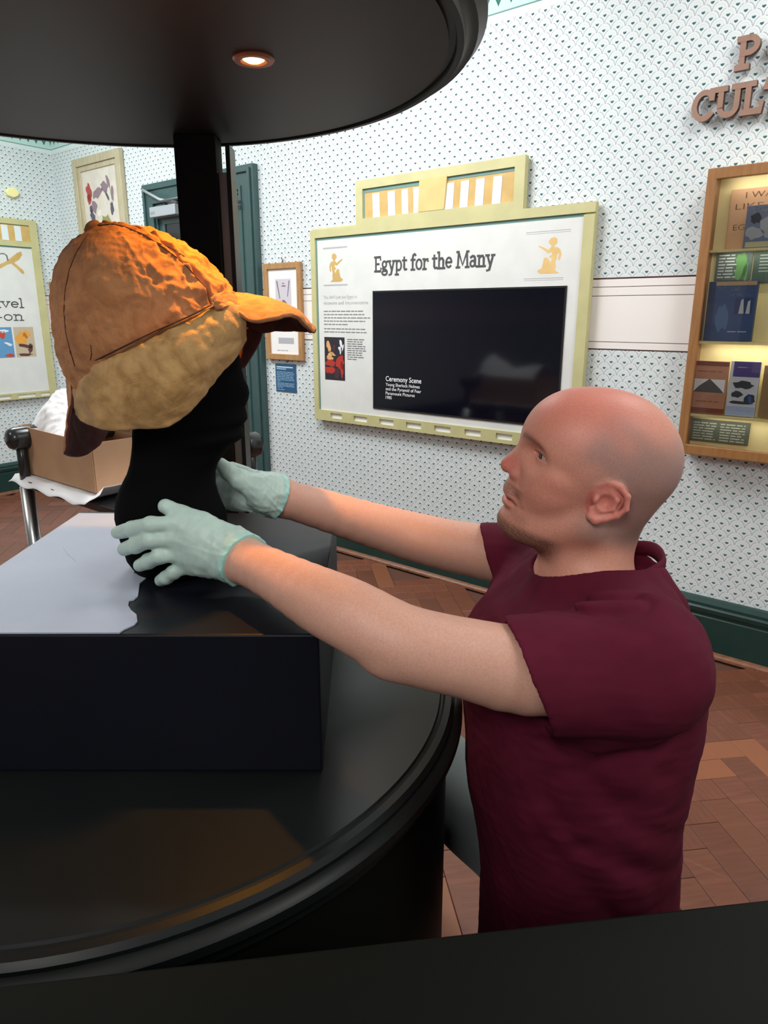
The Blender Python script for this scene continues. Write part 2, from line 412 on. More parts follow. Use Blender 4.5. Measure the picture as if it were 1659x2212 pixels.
def blob(fr, u, v, ru, rv, off, th=.0004, n=14, rot=0., jit=.25):
    pts = []
    for i in range(n):
        a = 2 * math.pi * i / n; k = 1 + rng.uniform(-jit, jit)
        x, y = ru * k * math.cos(a), rv * k * math.sin(a)
        pts.append((u + x * math.cos(rot) - y * math.sin(rot), v + x * math.sin(rot) + y * math.cos(rot)))
    return prism([fr.p(a, b, off) for a, b in pts], fr.n, th)
def paint(name, fr, blobs, off, color, parent):
    V, Fs = join([blob(fr, *b[:4], off, rot=(b[4] if len(b) > 4 else 0)) for b in blobs]); o = fixn(raw(name, V, Fs, pigment(*color), parent)); return tag(o, kind='stuff') if len(blobs) > 1 else o
# ---------------------------------------------------------------- the room
HC = 3.0
def wall(name, a, b, n, uv0=0.):
    a, b = np.array(a), np.array(b); L_ = np.linalg.norm(b - a); th = np.array(n) * -.12
    vs = [a, b, b + ZUP * HC, a + ZUP * HC]; vs = vs + [v + th for v in vs]
    fs = [(0, 1, 2, 3), (7, 6, 5, 4), (0, 4, 5, 1), (1, 5, 6, 2), (2, 6, 7, 3), (3, 7, 4, 0)]
    o = raw(name, vs, fs, M['wallpaper']); uvl = o.data.uv_layers.new(name='UVMap')
    cs = [(uv0, 0), (uv0 + L_, 0), (uv0 + L_, HC), (uv0, HC)] * 2
    for lp in o.data.loops: uvl.data[lp.index].uv = cs[lp.vertex_index]
    return tag(o, kind='structure')
wall('wall_back', W0, ME, NM)
wall('wall_left', W0, LE, NL, 40.)
wall('wall_right', ME, RE, -DM, 60.)
nf = np.array([-(RE - LE)[1], (RE - LE)[0], 0]); nf /= np.linalg.norm(nf)
wall('wall_front', LE, RE, nf, 80.)
poly = [W0, ME, RE, LE]
def slabz(name, z0, z1, m):
    vs = [(*p[:2], z0) for p in poly] + [(*p[:2], z1) for p in poly]
    return tag(fixn(raw(name, vs, [(3, 2, 1, 0), (4, 5, 6, 7)] + [(i, (i + 1) % 4, 4 + (i + 1) % 4, 4 + i) for i in range(4)], m)), kind='structure')
slabz('ceiling', HC, HC + .1, M['ceiling'])
floor = slabz('floor', -.12, -.012, M['subfloor'])
# parquet blocks in a herringbone, 90 mm x 360 mm
BW = .09; ROT = math.radians(8)
bx = BW / 2 - .0007; by = BW * 2 - .0007
def block_mesh(name):
    me = bpy.data.meshes.new(name); c = .0012
    vs = [(-bx, -by, -.012), (bx, -by, -.012), (bx, by, -.012), (-bx, by, -.012), (-bx, -by, -c), (bx, -by, -c), (bx, by, -c), (-bx, by, -c),
          (-bx + c, -by + c, 0), (bx - c, -by + c, 0), (bx - c, by - c, 0), (-bx + c, by - c, 0)]
    fs = [(3, 2, 1, 0)] + [(i, (i + 1) % 4, 4 + (i + 1) % 4, 4 + i) for i in range(4)] + [(4 + i, 4 + (i + 1) % 4, 8 + (i + 1) % 4, 8 + i) for i in range(4)] + [(8, 9, 10, 11)]
    me.from_pydata(vs, [], fs); me.materials.append(M['parquet']); return me
bmesh_block = block_mesh('parquet_block')
def inside(x, y, mg):
    for i in range(4):
        a, b = poly[i], poly[(i + 1) % 4]; e = (b - a)[:2]; e = e / np.linalg.norm(e)
        if (e[0] * (y - a[1]) - e[1] * (x - a[0])) > -mg: return False
    return True
cr, sr = math.cos(ROT), math.sin(ROT); blocks = []
for j in range(-60, 80):
    for i in range(-90, 60):
        k = (i - j) % 8
        if k == 0: cx_, cy_, vert = (i + 2) * BW, (j + .5) * BW, 0      # lies along the grid's x, covers i..i+3
        elif k == 4: cx_, cy_, vert = (i + .5) * BW, (j - 1) * BW, 1    # stands along y, covers j-3..j
        else: continue
        x, y = cr * cx_ - sr * cy_, sr * cx_ + cr * cy_
        if inside(x, y, .075): blocks.append((x, y, ROT + (0 if vert else -math.pi / 2)))
def proj(p):
    z = p[2] - CH; zc = p[1] * CT - z * ST
    return (829.5 + F * p[0] / zc, 1106 + F * (-z * CT - p[1] * ST) / zc, zc) if zc > .05 else (-9e9, 0, 1)
def vis(b):
    x, y, zc = proj((b[0], b[1], 0))
    ok = (-60 < x < 1720 and 990 < y < 2120 and (x > 1340 and y > 1380 or x < 300 and y < 1250 or 690 < x < 1120 and y < 1360 or 930 < x < 1100 and y > 1450))
    return (0 if ok else 1, zc)
blocks.sort(key=vis)
for x, y, r in blocks[:290]:
    o = bpy.data.objects.new('parquet_block', bmesh_block); COL.objects.link(o); o.parent = floor
    o.location = (x, y, rng.uniform(-.0006, .0)); o.rotation_euler = (rng.uniform(-.001, .001), 0, r)
parts = []
bv = [v.co.copy() for v in bmesh_block.vertices]; bf = [tuple(p.vertices) for p in bmesh_block.polygons]
for x, y, r in blocks[290:]:
    c_, s_ = math.cos(r), math.sin(r)
    parts.append(([(x + c_ * v[0] - s_ * v[1], y + s_ * v[0] + c_ * v[1], v[2]) for v in bv], bf))
V, Fs = join(parts); o = tag(raw('parquet_field', V, Fs, M['parquet'], floor), kind='stuff')
print('blocks', len(blocks))

# skirting, floor bead
SK = [(0, 0), (.03, 0), (.03, .165), (.025, .17), (.025, .182), (.034, .187), (.037, .205), (.03, .212), (.03, .225), (.018, .243), (0, .245)]
BD = [(.03, 0), (.052, 0), (.05, .01), (.043, .018), (.03, .022)]
def profile(name, fr, u0, u1, prof, m, m0=0., m1=0.):
    V = [fr.p(u0 + m0 * a, z, a) for a, z in prof] + [fr.p(u1 + m1 * a, z, a) for a, z in prof]; K = len(prof)
    Fs = [(i, (i + 1) % K, K + (i + 1) % K, K + i) for i in range(K)] + [tuple(range(K)), tuple(range(K, 2 * K))]
    return tag(fixn(raw(name, V, Fs, m)), kind='structure')
profile('baseboard_back', MAIN, 2.437, 7.2, SK, M['green']); profile('baseboard_back', MAIN, .04, 1.277, SK, M['green'])
profile('baseboard_left', LEFT, 0, 7.2, SK, M['green'])
profile('trim_1', MAIN, 2.437, 7.2, BD, M['beadwood']); profile('trim_2', LEFT, .0, 7.2, BD, M['beadwood'])
RF = Frame(ME, NM, -DM); profile('baseboard_right', RF, 0, 5.2, SK, M['green'])

# ---------------------------------------------------------------- door in the back wall
door = wpoly('door_1', MAIN, wrect(1.40, 0, 2.30, 2.10), .0, .018, M['doorgreen']); tag(door, kind='structure')
def on(parent, o): o.parent = parent; return o
def dframe(nm, u0, u1, v1, w, off, th, m=M['doorgreen']):
    poly_ = [(u0, 0), (u0, v1), (u1, v1), (u1, 0), (u1 - w, 0), (u1 - w, v1 - w), (u0 + w, v1 - w), (u0 + w, 0)]
    vs, fs = [], []
    P = [MAIN.p(a, b, off) for a, b in poly_] + [MAIN.p(a, b, off + th) for a, b in poly_]
    q = [(0, 1, 6, 7), (1, 2, 5, 6), (2, 3, 4, 5)]
    fs = q + [tuple(8 + i for i in f) for f in q] + [(i, (i + 1) % 8, 8 + (i + 1) % 8, 8 + i) for i in range(8)]
    return bevel(fixn(raw(nm, P, fs, m, door)), .004)
dframe('casing', 1.277, 2.437, 2.222, .13, .0, .042); dframe('casing_bead', 1.297, 2.417, 2.202, .022, .042, .014)
dframe('inner_bead', 1.385, 2.329, 2.114, .022, .0, .052); dframe('door_stop', 1.407, 2.307, 2.092, .018, .0, .034)
wframe('upper_panel_frame', MAIN, 1.47, 1.12, 2.20, 1.99, .03, .018, .012, M['doorgreen'], door, w2=.03)
wpoly('glass_pane', MAIN, wrect(1.50, 1.15, 2.17, 1.96), .018, .004, M['screen'], door)
wframe('lower_panel_frame', MAIN, 1.47, .2, 2.20, 1.0, .03, .018, .012, M['doorgreen'], door)
wpoly('lock_plate', MAIN, wrect(2.225, 1.0, 2.265, 1.25), .018, .004, M['closer'], door)
wsplit('hinge', MAIN, [(2.302, 1.98, 2.33, 2.005), (2.302, 2.015, 2.33, 2.03)], .0525, .004, M['blackplastic'], door)
clo = empty('door_closer', MAIN.p(1.56, 2.03, .05), 'pale grey box door closer with scissor arm on the green door', 'door closer')
cl = bevel(wpoly('closer_body', MAIN, wrect(1.43, 2.0, 1.72, 2.065), .02, .075, M['closer']), .006)
ca = tube('closer_arm', [MAIN.p(1.70, 2.075, .06), MAIN.p(1.60, 2.095, .12), MAIN.p(1.33, 2.185, .065)], .009, M['closer'], n=8)
cb = tube('closer_arm', [MAIN.p(1.60, 2.066, .06), MAIN.p(1.62, 2.085, .115), MAIN.p(1.86, 2.10, .07)], .008, M['greymetal'], n=8)
cm = sans('maker_print', 'GEZE', MAIN, 1.445, 2.018, .05, .016, .0952, M['ink'])
adopt(clo, cl, ca, cb, cm)

# ---------------------------------------------------------------- the big board with its screen
bd = empty('display_board', MAIN.p(3.73, .785, 0), 'large olive-framed temple-shaped board titled Egypt for the Many around a dark screen', 'display board')
K_ = []
out = [(2.90, .785), (4.555, .785), (4.555, 1.822), (4.222, 1.822), (4.222, 2.037), (3.242, 2.037), (3.242, 1.832), (2.90, 1.832)]
base = wpoly('backing', MAIN, out, .012, .022, M['panelframe']); K_.append(base); bevel(base, .002)
K_.extend(wsplit('wall_batten', MAIN, [(3.0, .9, 4.45, .96), (3.0, 1.6, 4.45, 1.66)], 0, .012, M['greymetal']))
# raised face with its openings, as strips round them
face = wsplit('face_frame', MAIN, [(2.90, .845, 2.935, 1.782), (4.507, .845, 4.555, 1.775), (2.90, 1.782, 4.555, 1.822), (3.242, 1.822, 4.222, 1.855), (3.242, 1.855, 3.288, 1.995), (4.172, 1.855, 4.222, 1.995), (3.242, 1.995, 4.222, 2.037), (2.90, .785, 4.555, .803), (2.90, .832, 4.555, .845), (2.90, .803, 3.03, .832)] +
              [(a, .803, b, .832) for a, b in ((3.12, 3.21), (3.31, 3.40), (3.50, 3.585), (3.685, 3.77), (3.87, 3.955), (4.05, 4.135), (4.225, 4.555))], .034, .011, M['panelframe'])
K_.extend(face)
for a, b in ((3.03, 3.12), (3.21, 3.31), (3.40, 3.50), (3.585, 3.685), (3.77, 3.87), (3.955, 4.05), (4.135, 4.225)):
    K_.append(wpoly('white_slot', MAIN, wrect(a, .803, b, .832), .034, .001, M['slotwhite']))
K_.extend(wsplit('teal_edge', MAIN, [(2.935, .845, 2.946, 1.782), (2.946, 1.768, 4.507, 1.782), (3.288, 1.975, 3.655, 1.995), (3.815, 1.98, 4.172, 1.995), (3.288, 1.855, 3.298, 1.975)], .034, .002, M['teal']))
K_.append(wpoly('print_sheet', MAIN, wrect(2.946, .845, 4.507, 1.768), .034, .003, M['panelwhite']))
hd = wpoly('header_gold', MAIN, wrect(3.298, 1.855, 4.172, 1.978), .034, .002, M['gold']); K_.append(hd)
K_.append(wpoly('header_centre', MAIN, [(3.648, 1.856), (3.80, 1.856), (3.815, 2.0), (3.655, 2.0)], .034, .0125, M['goldlight'])); K_[-1]['label'] = 'plain gold centre block'
for a, b in ((3.354, 3.40), (3.455, 3.5), (3.543, 3.583), (3.616, 3.658), (3.80, 3.846), (3.884, 3.928), (3.966, 4.011), (4.057, 4.102)):
    K_.append(wpoly('header_stripe', MAIN, [(a, 1.853), (b, 1.853), (b + (.006 if a > 3.7 else -.004), 1.968), (a + (.006 if a > 3.7 else -.004), 1.968)], .036, .002, M['stripewhite']))
K_.append(wpoly('screen', MAIN, wrect(3.36, .892, 4.443, 1.49), .037, .003, M['screen']))
K_.append(wframe('screen_edge', MAIN, 3.352, .884, 4.451, 1.498, .008, .037, .0045, M['blackplastic'], None, 0))
K_.append(slab('title', 'Egypt for the Many', MAIN, 3.362, 1.594, .098, .037, .0008, M['ink'], wt=.105, width=.722))
FIG = [  # kneeling figure facing left, unit box
    [(.42, .86), (.5, .93), (.6, .95), (.68, .9), (.69, .8), (.62, .73), (.58, .70), (.72, .68), (.8, .62), (.84, .5), (.8, .36), (.74, .36), (.76, .5), (.72, .56), (.7, .42), (.66, .32), (.68, .2), (.66, .1), (.8, .02), (.2, .02), (.1, .07), (.14, .12), (.24, .16), (.28, .3), (.3, .42), (.38, .44), (.46, .38), (.5, .3), (.54, .34), (.54, .44), (.48, .42), (.46, .46), (.54, .5), (.54, .58), (.42, .54), (.3, .62), (.12, .72), (.1, .76), (.3, .69), (.42, .63), (.5, .69), (.52, .73), (.44, .78)]]
def figure(fr, u0, v0, w, h, flip, off):
    sg = FIG[0]; return prism([fr.p(u0 + (1 - x if flip else x) * w, v0 + y * h, off) for x, y in sg], fr.n, .0006)
V, Fs = figure(MAIN, 3.015, 1.548, .135, .158, True, .037); K_.append(fixn(raw('kneeling_figure', V, Fs, M['gold'])))
V, Fs = figure(MAIN, 4.288, 1.548, .15, .158, False, .037); K_.append(fixn(raw('kneeling_figure', V, Fs, M['goldlight'])))
K_.extend(wsplit('rule_line', MAIN, [(2.99, 1.722, 3.17, 1.73), (2.99, 1.53, 3.17, 1.538), (4.24, 1.722, 4.45, 1.725), (4.24, 1.715, 4.45, 1.717), (4.24, 1.53, 4.43, 1.533), (4.24, 1.523, 4.43, 1.525)], .037, .0004, M['inklight']))
K_.append(sans('lead_text', "You don't just see Egypt in", MAIN, 2.986, 1.463, .25, .018, .037, M['inkmid'], bold=.012)); K_.append(sans('lead_text', 'museums and documentaries.', MAIN, 2.986, 1.432, .335, .018, .037, M['inkmid'], bold=.012))
K_.append(lines('body_text', MAIN, [(2.986, 1.396 - .0175 * i, b) for i, b in enumerate((3.28, 3.29, 3.33, 3.295, 3.17))] + [(2.986, 1.302, 3.295), (2.986, 1.285, 3.305)] + [(3.162, 1.247 - .0118 * i, b) for i, b in enumerate((3.29, 3.285, 3.278, 3.295, 3.293, 3.3, 3.28, 3.27, 3.29, 3.23))], .037, M['inkmid'], h=.0055))
ps = wpoly('poster', MAIN, wrect(2.986, 1.02, 3.142, 1.257), .037, .0006, pigment(38, 32, 42)); K_.append(ps)
for nm, col, bl in (('poster_red', (178, 48, 36), [(3.03, 1.115, .042, .018), (3.03, 1.075, .045, .018), (3.105, 1.12, .03, .04), (3.12, 1.08, .012, .04)]), ('poster_tan', (220, 168, 110), [(3.018, 1.21, .014, .035, .3), (3.03, 1.16, .03, .012, .5), (3.05, 1.165, .025, .007, -.5), (3.03, 1.14, .022, .009)]),
                    ('poster_script', (225, 228, 235), [(3.115, 1.22, .01, .022, .3), (3.105, 1.195, .012, .01), (3.128, 1.2, .005, .018, -.3), (3.11, 1.178, .006, .012)]), ('poster_dark', (70, 40, 48), [(3.08, 1.06, .018, .03), (3.06, 1.2, .01, .02)])):
    K_.append(paint(nm, MAIN, bl, .0376, col, None))
K_.append(sans('screen_title', 'Ceremony Scene', MAIN, 3.441, 1.038, .238, .026, .0401, M['white'], bold=.012))
for s_, v_, w_ in (('Young Sherlock Holmes', 1.012, .228), ('and the Pyramid of Fear', .989, .238), ('Paramount Pictures', .966, .196), ('1985', .943, .042)):
    K_.append(sans('screen_text', s_, MAIN, 3.441, v_, w_, .0165, .0401, M['white'], bold=.008))
adopt(bd, *K_)

# ---------------------------------------------------------------- board on the left wall
lb = empty('display_board', LEFT.p(.5, .73, 0), 'tall olive-framed board with striped header and flying-bird emblem on the left wall', 'display board')
K_ = [bevel(wpoly('backing', LEFT, wrect(.22, .735, 1.35, 2.075), .012, .022, M['panelframe']), .002), wrects('wall_batten', LEFT, [(.3, .9, 1.2, .96)], 0, .012, M['greymetal'])]
K_.extend(wsplit('face_frame', LEFT, [(.22, .735, .28, 2.075), (.28, 2.035, 1.35, 2.075), (.28, 1.878, 1.35, 1.915), (.28, .77, 1.35, .785), (1.3, .77, 1.35, 2.075), (.28, .735, 1.35, .745), (.36, .745, .40, .77), (.545, .745, .60, .77)], .034, .011, M['panelframe']))
for a, b in ((.28, .36), (.40, .545), (.60, .74)): K_.append(wpoly('white_slot', LEFT, wrect(a, .745, b, .77), .034, .001, M['slotwhite']))
K_.append(wpoly('header_gold', LEFT, wrect(.28, 1.915, 1.3, 2.03), .034, .002, M['gold']))
for a in (.345, .445, .545, .645, .745): K_.append(wpoly('header_stripe', LEFT, wrect(a, 1.918, a + .05, 2.025), .036, .002, M['stripewhite']))
K_.append(wpoly('print_sheet', LEFT, wrect(.28, .785, 1.3, 1.866), .034, .003, M['panelwhite'])); K_.extend(wsplit('teal_edge', LEFT, [(.28, 1.866, 1.3, 1.878), (.28, 2.03, 1.3, 2.036)], .034, .002, M['teal']))
K_.append(slab('title', 'Travel', LEFT, .795, 1.43, .09, .037, .0008, M['ink'], wt=.1, width=.40)); K_.append(slab('title', '-on', LEFT, .62, 1.335, .09, .037, .0008, M['ink'], wt=.09, width=.21))
Bp = [(.62, 1.735), (.56, 1.735), (.5, 1.76), (.455, 1.79), (.40, 1.83), (.365, 1.845), (.36, 1.82), (.385, 1.785), (.43, 1.76), (.40, 1.735), (.372, 1.712), (.36, 1.69), (.373, 1.678), (.39, 1.69), (.42, 1.722), (.455, 1.752), (.49, 1.74), (.54, 1.712), (.62, 1.71)]
vs, fs = prism([LEFT.p(a, b, .037) for a, b in Bp], LEFT.n, .0006); K_.append(fixn(raw('bird_emblem', vs, fs, M['gold'])))
K_.append(fixn(raw('beak_curl', *join([prism([LEFT.p(a, b, .037) for a, b in [(.47, 1.77), (.475, 1.81), (.5, 1.825), (.53, 1.82), (.53, 1.812), (.5, 1.816), (.486, 1.805), (.482, 1.77)]], LEFT.n, .0006)]), M['inkmid'])))
K_.append(wpoly('poster', LEFT, wrect(.522, 1.057, .70, 1.285), .037, .0006, pigment(96, 150, 196))); K_.append(wpoly('poster', LEFT, wrect(.350, 1.057, .508, 1.285), .037, .0006, pigment(196, 178, 150)))
K_.append(paint('poster_red', LEFT, [(.60, 1.23, .03, .03), (.56, 1.075, .035, .012)], .0376, (196, 70, 50), None)); K_.append(paint('poster_white', LEFT, [(.585, 1.255, .04, .012), (.56, 1.16, .03, .01, .4)], .0376, (230, 230, 232), None))
K_.append(paint('poster_orange', LEFT, [(.45, 1.20, .045, .045), (.41, 1.23, .03, .03)], .0376, (230, 160, 66), None)); K_.append(paint('poster_brown', LEFT, [(.43, 1.14, .06, .014, .2), (.39, 1.12, .02, .04, .3), (.44, 1.075, .055, .01)], .0376, (92, 56, 50), None))
adopt(lb, *K_)
sn = wpoly('wall_sensor', LEFT, [(.31, 2.265), (.33, 2.29), (.36, 2.297), (.40, 2.285), (.415, 2.262), (.40, 2.235), (.36, 2.225), (.325, 2.24)], 0, .03, pigment(250, 240, 170)); bevel(sn, .008, 3)
tag(sn, 'small pale yellow domed fitting on the left wall above the board', 'wall fitting')

# ---------------------------------------------------------------- framed pictures, label
p1 = empty('framed_picture', MAIN.p(.7, 1.9, 0), 'tall watercolour with a red blot in a pale gilt frame near the room corner', 'picture')
K_ = [wframe('frame', MAIN, .365, 1.74, 1.03, 2.49, .055, .005, .035, M['framepale'], bev=.004), wframe('inner_moulding', MAIN, .42, 1.795, .975, 2.435, .035, .005, .022, M['framepale'], bev=.003),
      wpoly('print', MAIN, wrect(.45, 1.83, .945, 2.40), .005, .012, M['paper'])]
for nm, col, bl in (('red_wash', (168, 66, 62), [(.54, 2.25, .035, .06, .2), (.53, 2.21, .03, .035)]), ('violet_wash', (140, 118, 128), [(.66, 2.24, .07, .03, .3), (.76, 2.27, .05, .035, -.4), (.60, 2.15, .04, .05), (.82, 2.3, .02, .05, .4), (.86, 2.22, .02, .05)]),
                    ('ink_wash', (84, 82, 100), [(.56, 2.08, .03, .06, .3), (.58, 1.98, .025, .05), (.55, 2.14, .02, .03), (.84, 2.12, .025, .04), (.79, 2.21, .012, .04, .6)]), ('green_wash', (146, 144, 90), [(.74, 2.02, .08, .06, .3), (.82, 1.98, .05, .05), (.68, 1.95, .05, .04)]),
                    ('pale_wash', (226, 222, 212), [(.70, 1.92, .09, .018, .2), (.66, 2.1, .03, .02, .5), (.80, 1.91, .06, .015, -.2)])):
    K_.append(paint(nm, MAIN, bl, .0172, col, None))
adopt(p1, *K_)
p2 = empty('framed_picture', MAIN.p(2.63, 1.115, 0), 'small oak-framed monochrome print with white mount beside the large board', 'picture')
K_ = [wframe('frame', MAIN, 2.47, 1.115, 2.792, 1.67, .034, .005, .022, M['frameoak']), wpoly('mount', MAIN, wrect(2.50, 1.145, 2.762, 1.64), .005, .01, M['mount']),
      wpoly('print', MAIN, wrect(2.565, 1.33, 2.70, 1.58), .015, .0006, pigment(206, 198, 206)), wpoly('caption_plate', MAIN, wrect(2.575, 1.21, 2.71, 1.245), .015, .0006, pigment(176, 176, 182)),
      paint('print_figures', MAIN, [(2.632, 1.44, .02, .02), (2.645, 1.43, .015, .025), (2.61, 1.435, .015, .012), (2.635, 1.555, .012, .003), (2.635, 1.54, .02, .004)], .0156, (120, 104, 116), None),
      tag(fixn(raw('print_columns', *join([prism([MAIN.p(a, b, .0156) for a, b in q], MAIN.n, .0004) for q in ([(2.573, 1.57), (2.585, 1.57), (2.605, 1.47), (2.598, 1.47)], [(2.692, 1.57), (2.682, 1.57), (2.665, 1.48), (2.672, 1.48)])]), pigment(132, 124, 132))), kind='stuff'),
      lines('print_caption', MAIN, [(2.56, 1.17, 2.66)], .015, M['inklight']), tube('hanging_hook', [MAIN.p(2.632, 1.668, .01), MAIN.p(2.632, 1.688, .012), MAIN.p(2.622, 1.698, .012)], .004, M['greymetal'], n=8),
      fixn(raw('lower_clip', *prism([MAIN.p(a, b, .003) for a, b in [(2.622, 1.115), (2.648, 1.115), (2.635, 1.10)]], MAIN.n, .01), M['greymetal']))]
adopt(p2, *K_)
lab = empty('wall_label', MAIN.p(2.615, .92, 0), 'dark blue text label stuck on the wall below the small oak-framed print', 'label')
adopt(lab, wpoly('plate', MAIN, wrect(2.523, .92, 2.706, 1.09), 0, .004, M['bluelabel']), *wsplit('heading', MAIN, [(2.535, 1.066, 2.68, 1.073), (2.535, 1.056, 2.62, 1.060)], .004, .0005, pigment(200, 220, 235)),
      lines('small_text', MAIN, [(2.535, 1.04 - .0095 * i, b) for i, b in enumerate((2.68, 2.69, 2.68, 2.69, 2.685, 2.69, 2.565))] + [(2.535, .972 - .0085 * i, b) for i, b in enumerate((2.69, 2.69, 2.69, 2.59))] + [(2.535, .933, 2.61)], .004, pigment(150, 184, 208), h=.0035))
wf = empty('framed_notice', LEFT.p(.12, 1.1, 0), 'narrow brown-framed notice mostly hidden behind the hat near the room corner', 'picture')
adopt(wf, wframe('frame', LEFT, .03, 1.1, .155, 1.63, .03, .004, .025, M['frameoak']), wpoly('sheet', LEFT, wrect(.055, 1.125, .13, 1.605), .004, .008, M['mount']))

# ---------------------------------------------------------------- copper lettering
for k, (ch, u, v, sz) in enumerate([('P', 5.03, 2.207, .125), ('O', 5.125, 2.207, .125), ('P', 5.235, 2.207, .125), ('C', 4.895, 2.062, .125), ('U', 4.975, 2.062, .125), ('L', 5.065, 2.062, .125), ('T', 5.135, 2.062, .125), ('U', 5.215, 2.062, .125), ('R', 5.305, 2.062, .125), ('E', 5.385, 2.062, .125)]):
    if ch not in GL: continue
    V, Fs = slab_geo(ch, MAIN, u, v, sz, .016, .022, wt=.15); o = raw('letter', V, Fs, [M['letters'], M['lettersside']]); fixn(o)
    for p in o.data.polygons: p.material_index = 0 if p.normal.dot(Vector(NM)) > .5 else 1
    row = 'upper row' if v > 2.1 else 'lower row'
    o['label'] = 'raised copper-brown capital %s in the %s of the wall lettering' % (ch, row) + {1: '', 2: ', right of the O', 7: ', right of the T', 4: ', between C and L', 0: ', leftmost'}.get(k, '')
    tag(o, cat='letter', group='raised wall letters above the book case')

# ---------------------------------------------------------------- book case on the wall
bc = empty('wall_display_case', MAIN.p(5.2, .85, 0), 'shallow oak-framed glass case of books hung on the patterned wall', 'display case')
cu0, cu1, cv0, cv1 = 4.997, 5.44, .85, 1.882
K_ = [wpoly('back_panel', MAIN, wrect(cu0 + .005, cv0 + .005, cu1 - .005, cv1 - .005), .0, .012, M['casecream']),
      *wsplit('side_panel', MAIN, [(cu0 + .004, cv0 + .004, cu0 + .022, cv1 - .004), (cu1 - .022, cv0 + .004, cu1 - .004, cv1 - .004)], .012, .068, M['casewood']), wrects('top_panel', MAIN, [(cu0 + .022, cv1 - .022, cu1 - .022, cv1 - .004)], .012, .068, M['casewood']), wrects('bottom_panel', MAIN, [(cu0 + .022, cv0 + .004, cu1 - .022, cv0 + .022)], .012, .068, M['casewood']),
      wframe('door_frame', MAIN, cu0, cv0, cu1, cv1, .033, .08, .022, M['casewood'], bev=.003, w2=.038),
      wpoly('glass_pane', MAIN, wrect(cu0 + .03, cv0 + .035, cu1 - .03, cv1 - .035), .086, .003, M['glass']),
      wpoly('shelf', MAIN, wrect(cu0 + .022, 1.272, cu1 - .022, 1.282), .012, .06, M['casecream']), wpoly('shelf', MAIN, wrect(cu0 + .022, .996, cu1 - .022, 1.005), .012, .06, M['casecream']), wpoly('shelf', MAIN, wrect(cu0 + .022, 1.60, cu1 - .022, 1.608), .012, .05, M['casecream'])]
adopt(bc, *K_)
for zl_, el_ in ((1.855, .22), (1.594, .16), (1.266, .2), (.99, .1)):      # lamps added under the top and shelves to brighten the interior
    cl_ = bpy.data.lights.new('case_fill_lamp', 'AREA'); cl_.shape = 'RECTANGLE'; cl_.size = .32; cl_.size_y = .012; cl_.energy = el_; cl_.color = (1, .94, .84)
    co_ = bpy.data.objects.new('case_fill_lamp', cl_); COL.objects.link(co_); co_.location = MAIN.p(5.225, zl_, .062)
    co_.rotation_euler = (0, 0, math.atan2(DM[1], DM[0])); co_.rotation_euler.rotate_axis('X', math.radians(20))
def bk(name, u0, v0, u1, v1, off, th, col, label, cat='book', deco=(), group=None):
    r = empty(name, MAIN.p((u0 + u1) / 2, v0, off), label, cat, group)
    ks = [bevel(wpoly('cover', MAIN, wrect(u0, v0, u1, v1), off, th, pigment(*col) if isinstance(col, tuple) else M[col]), .0015), wpoly('pages', MAIN, wrect(u0 + .003, v0 + .002, u1 - .003, v1 - .002), off - .004, th + .002, M['mount'])]
    for d in deco: ks.append(d(off + th))
    adopt(r, *ks); return r
S_ = lambda s, u, v, w, h, col: (lambda o: sans('cover_lettering', s, MAIN, u, v, w, h, o, pigment(*col)))
R_ = lambda nm, rects, col: (lambda o: tag(wrects(nm, MAIN, rects, o, .0004, pigment(*col)), kind='stuff' if len(rects) > 1 else None))
B_ = lambda nm, bl, col: (lambda o: paint(nm, MAIN, bl, o, col, None))
Y_ = lambda nm, py, col: (lambda o: wpoly(nm, MAIN, py, o, .0006, pigment(*col)))
L_ = lambda rows, col, h=.004: (lambda o: lines('small_text', MAIN, rows, o, pigment(*col), h=h))
bk('paper_sheet', 5.065, 1.609, 5.33, 1.815, .022, .004, (222, 176, 134), 'peach paper sheet with hand-drawn capitals at the top of the wall case', 'paper', [S_('I WALK', 5.115, 1.782, .14, .02, (150, 112, 84)), S_('LIKE "AN', 5.085, 1.745, .2, .02, (150, 112, 84)), S_('EG', 5.085, 1.675, .04, .02, (150, 112, 84))])
bk('book', 5.132, 1.609, 5.29, 1.752, .04, .012, (110, 122, 150), 'small grey-blue book with a dark sun disc leaning on the peach paper', 'book', [S_('SON', 5.155, 1.727, .07, .018, (226, 228, 232)), B_('sun_disc', [(5.165, 1.708, .017, .017)], (40, 44, 60)), B_('pale_rock', [(5.21, 1.68, .03, .035), (5.165, 1.66, .03, .02)], (168, 174, 184)), R_('title_band', [(5.14, 1.612, 5.28, 1.63)], (196, 190, 150))])
bk('book', 5.04, 1.50, 5.165, 1.60, .02, .006, (84, 100, 92), 'dark green printed booklet with white text above the blue book', 'booklet', [L_([(5.05, 1.59 - .011 * i, 5.105 + .01 * (i % 2)) for i in range(8)], (200, 206, 200)), B_('leaf_picture', [(5.13, 1.55, .02, .045), (5.145, 1.53, .01, .03)], (96, 150, 84))])
bk('book', 5.17, 1.49, 5.30, 1.60, .02, .006, (64, 84, 74), 'dark green printed booklet with faint text at the right above the blue book', 'booklet', [L_([(5.19, 1.585 - .011 * i, 5.27) for i in range(6)], (150, 164, 152))])
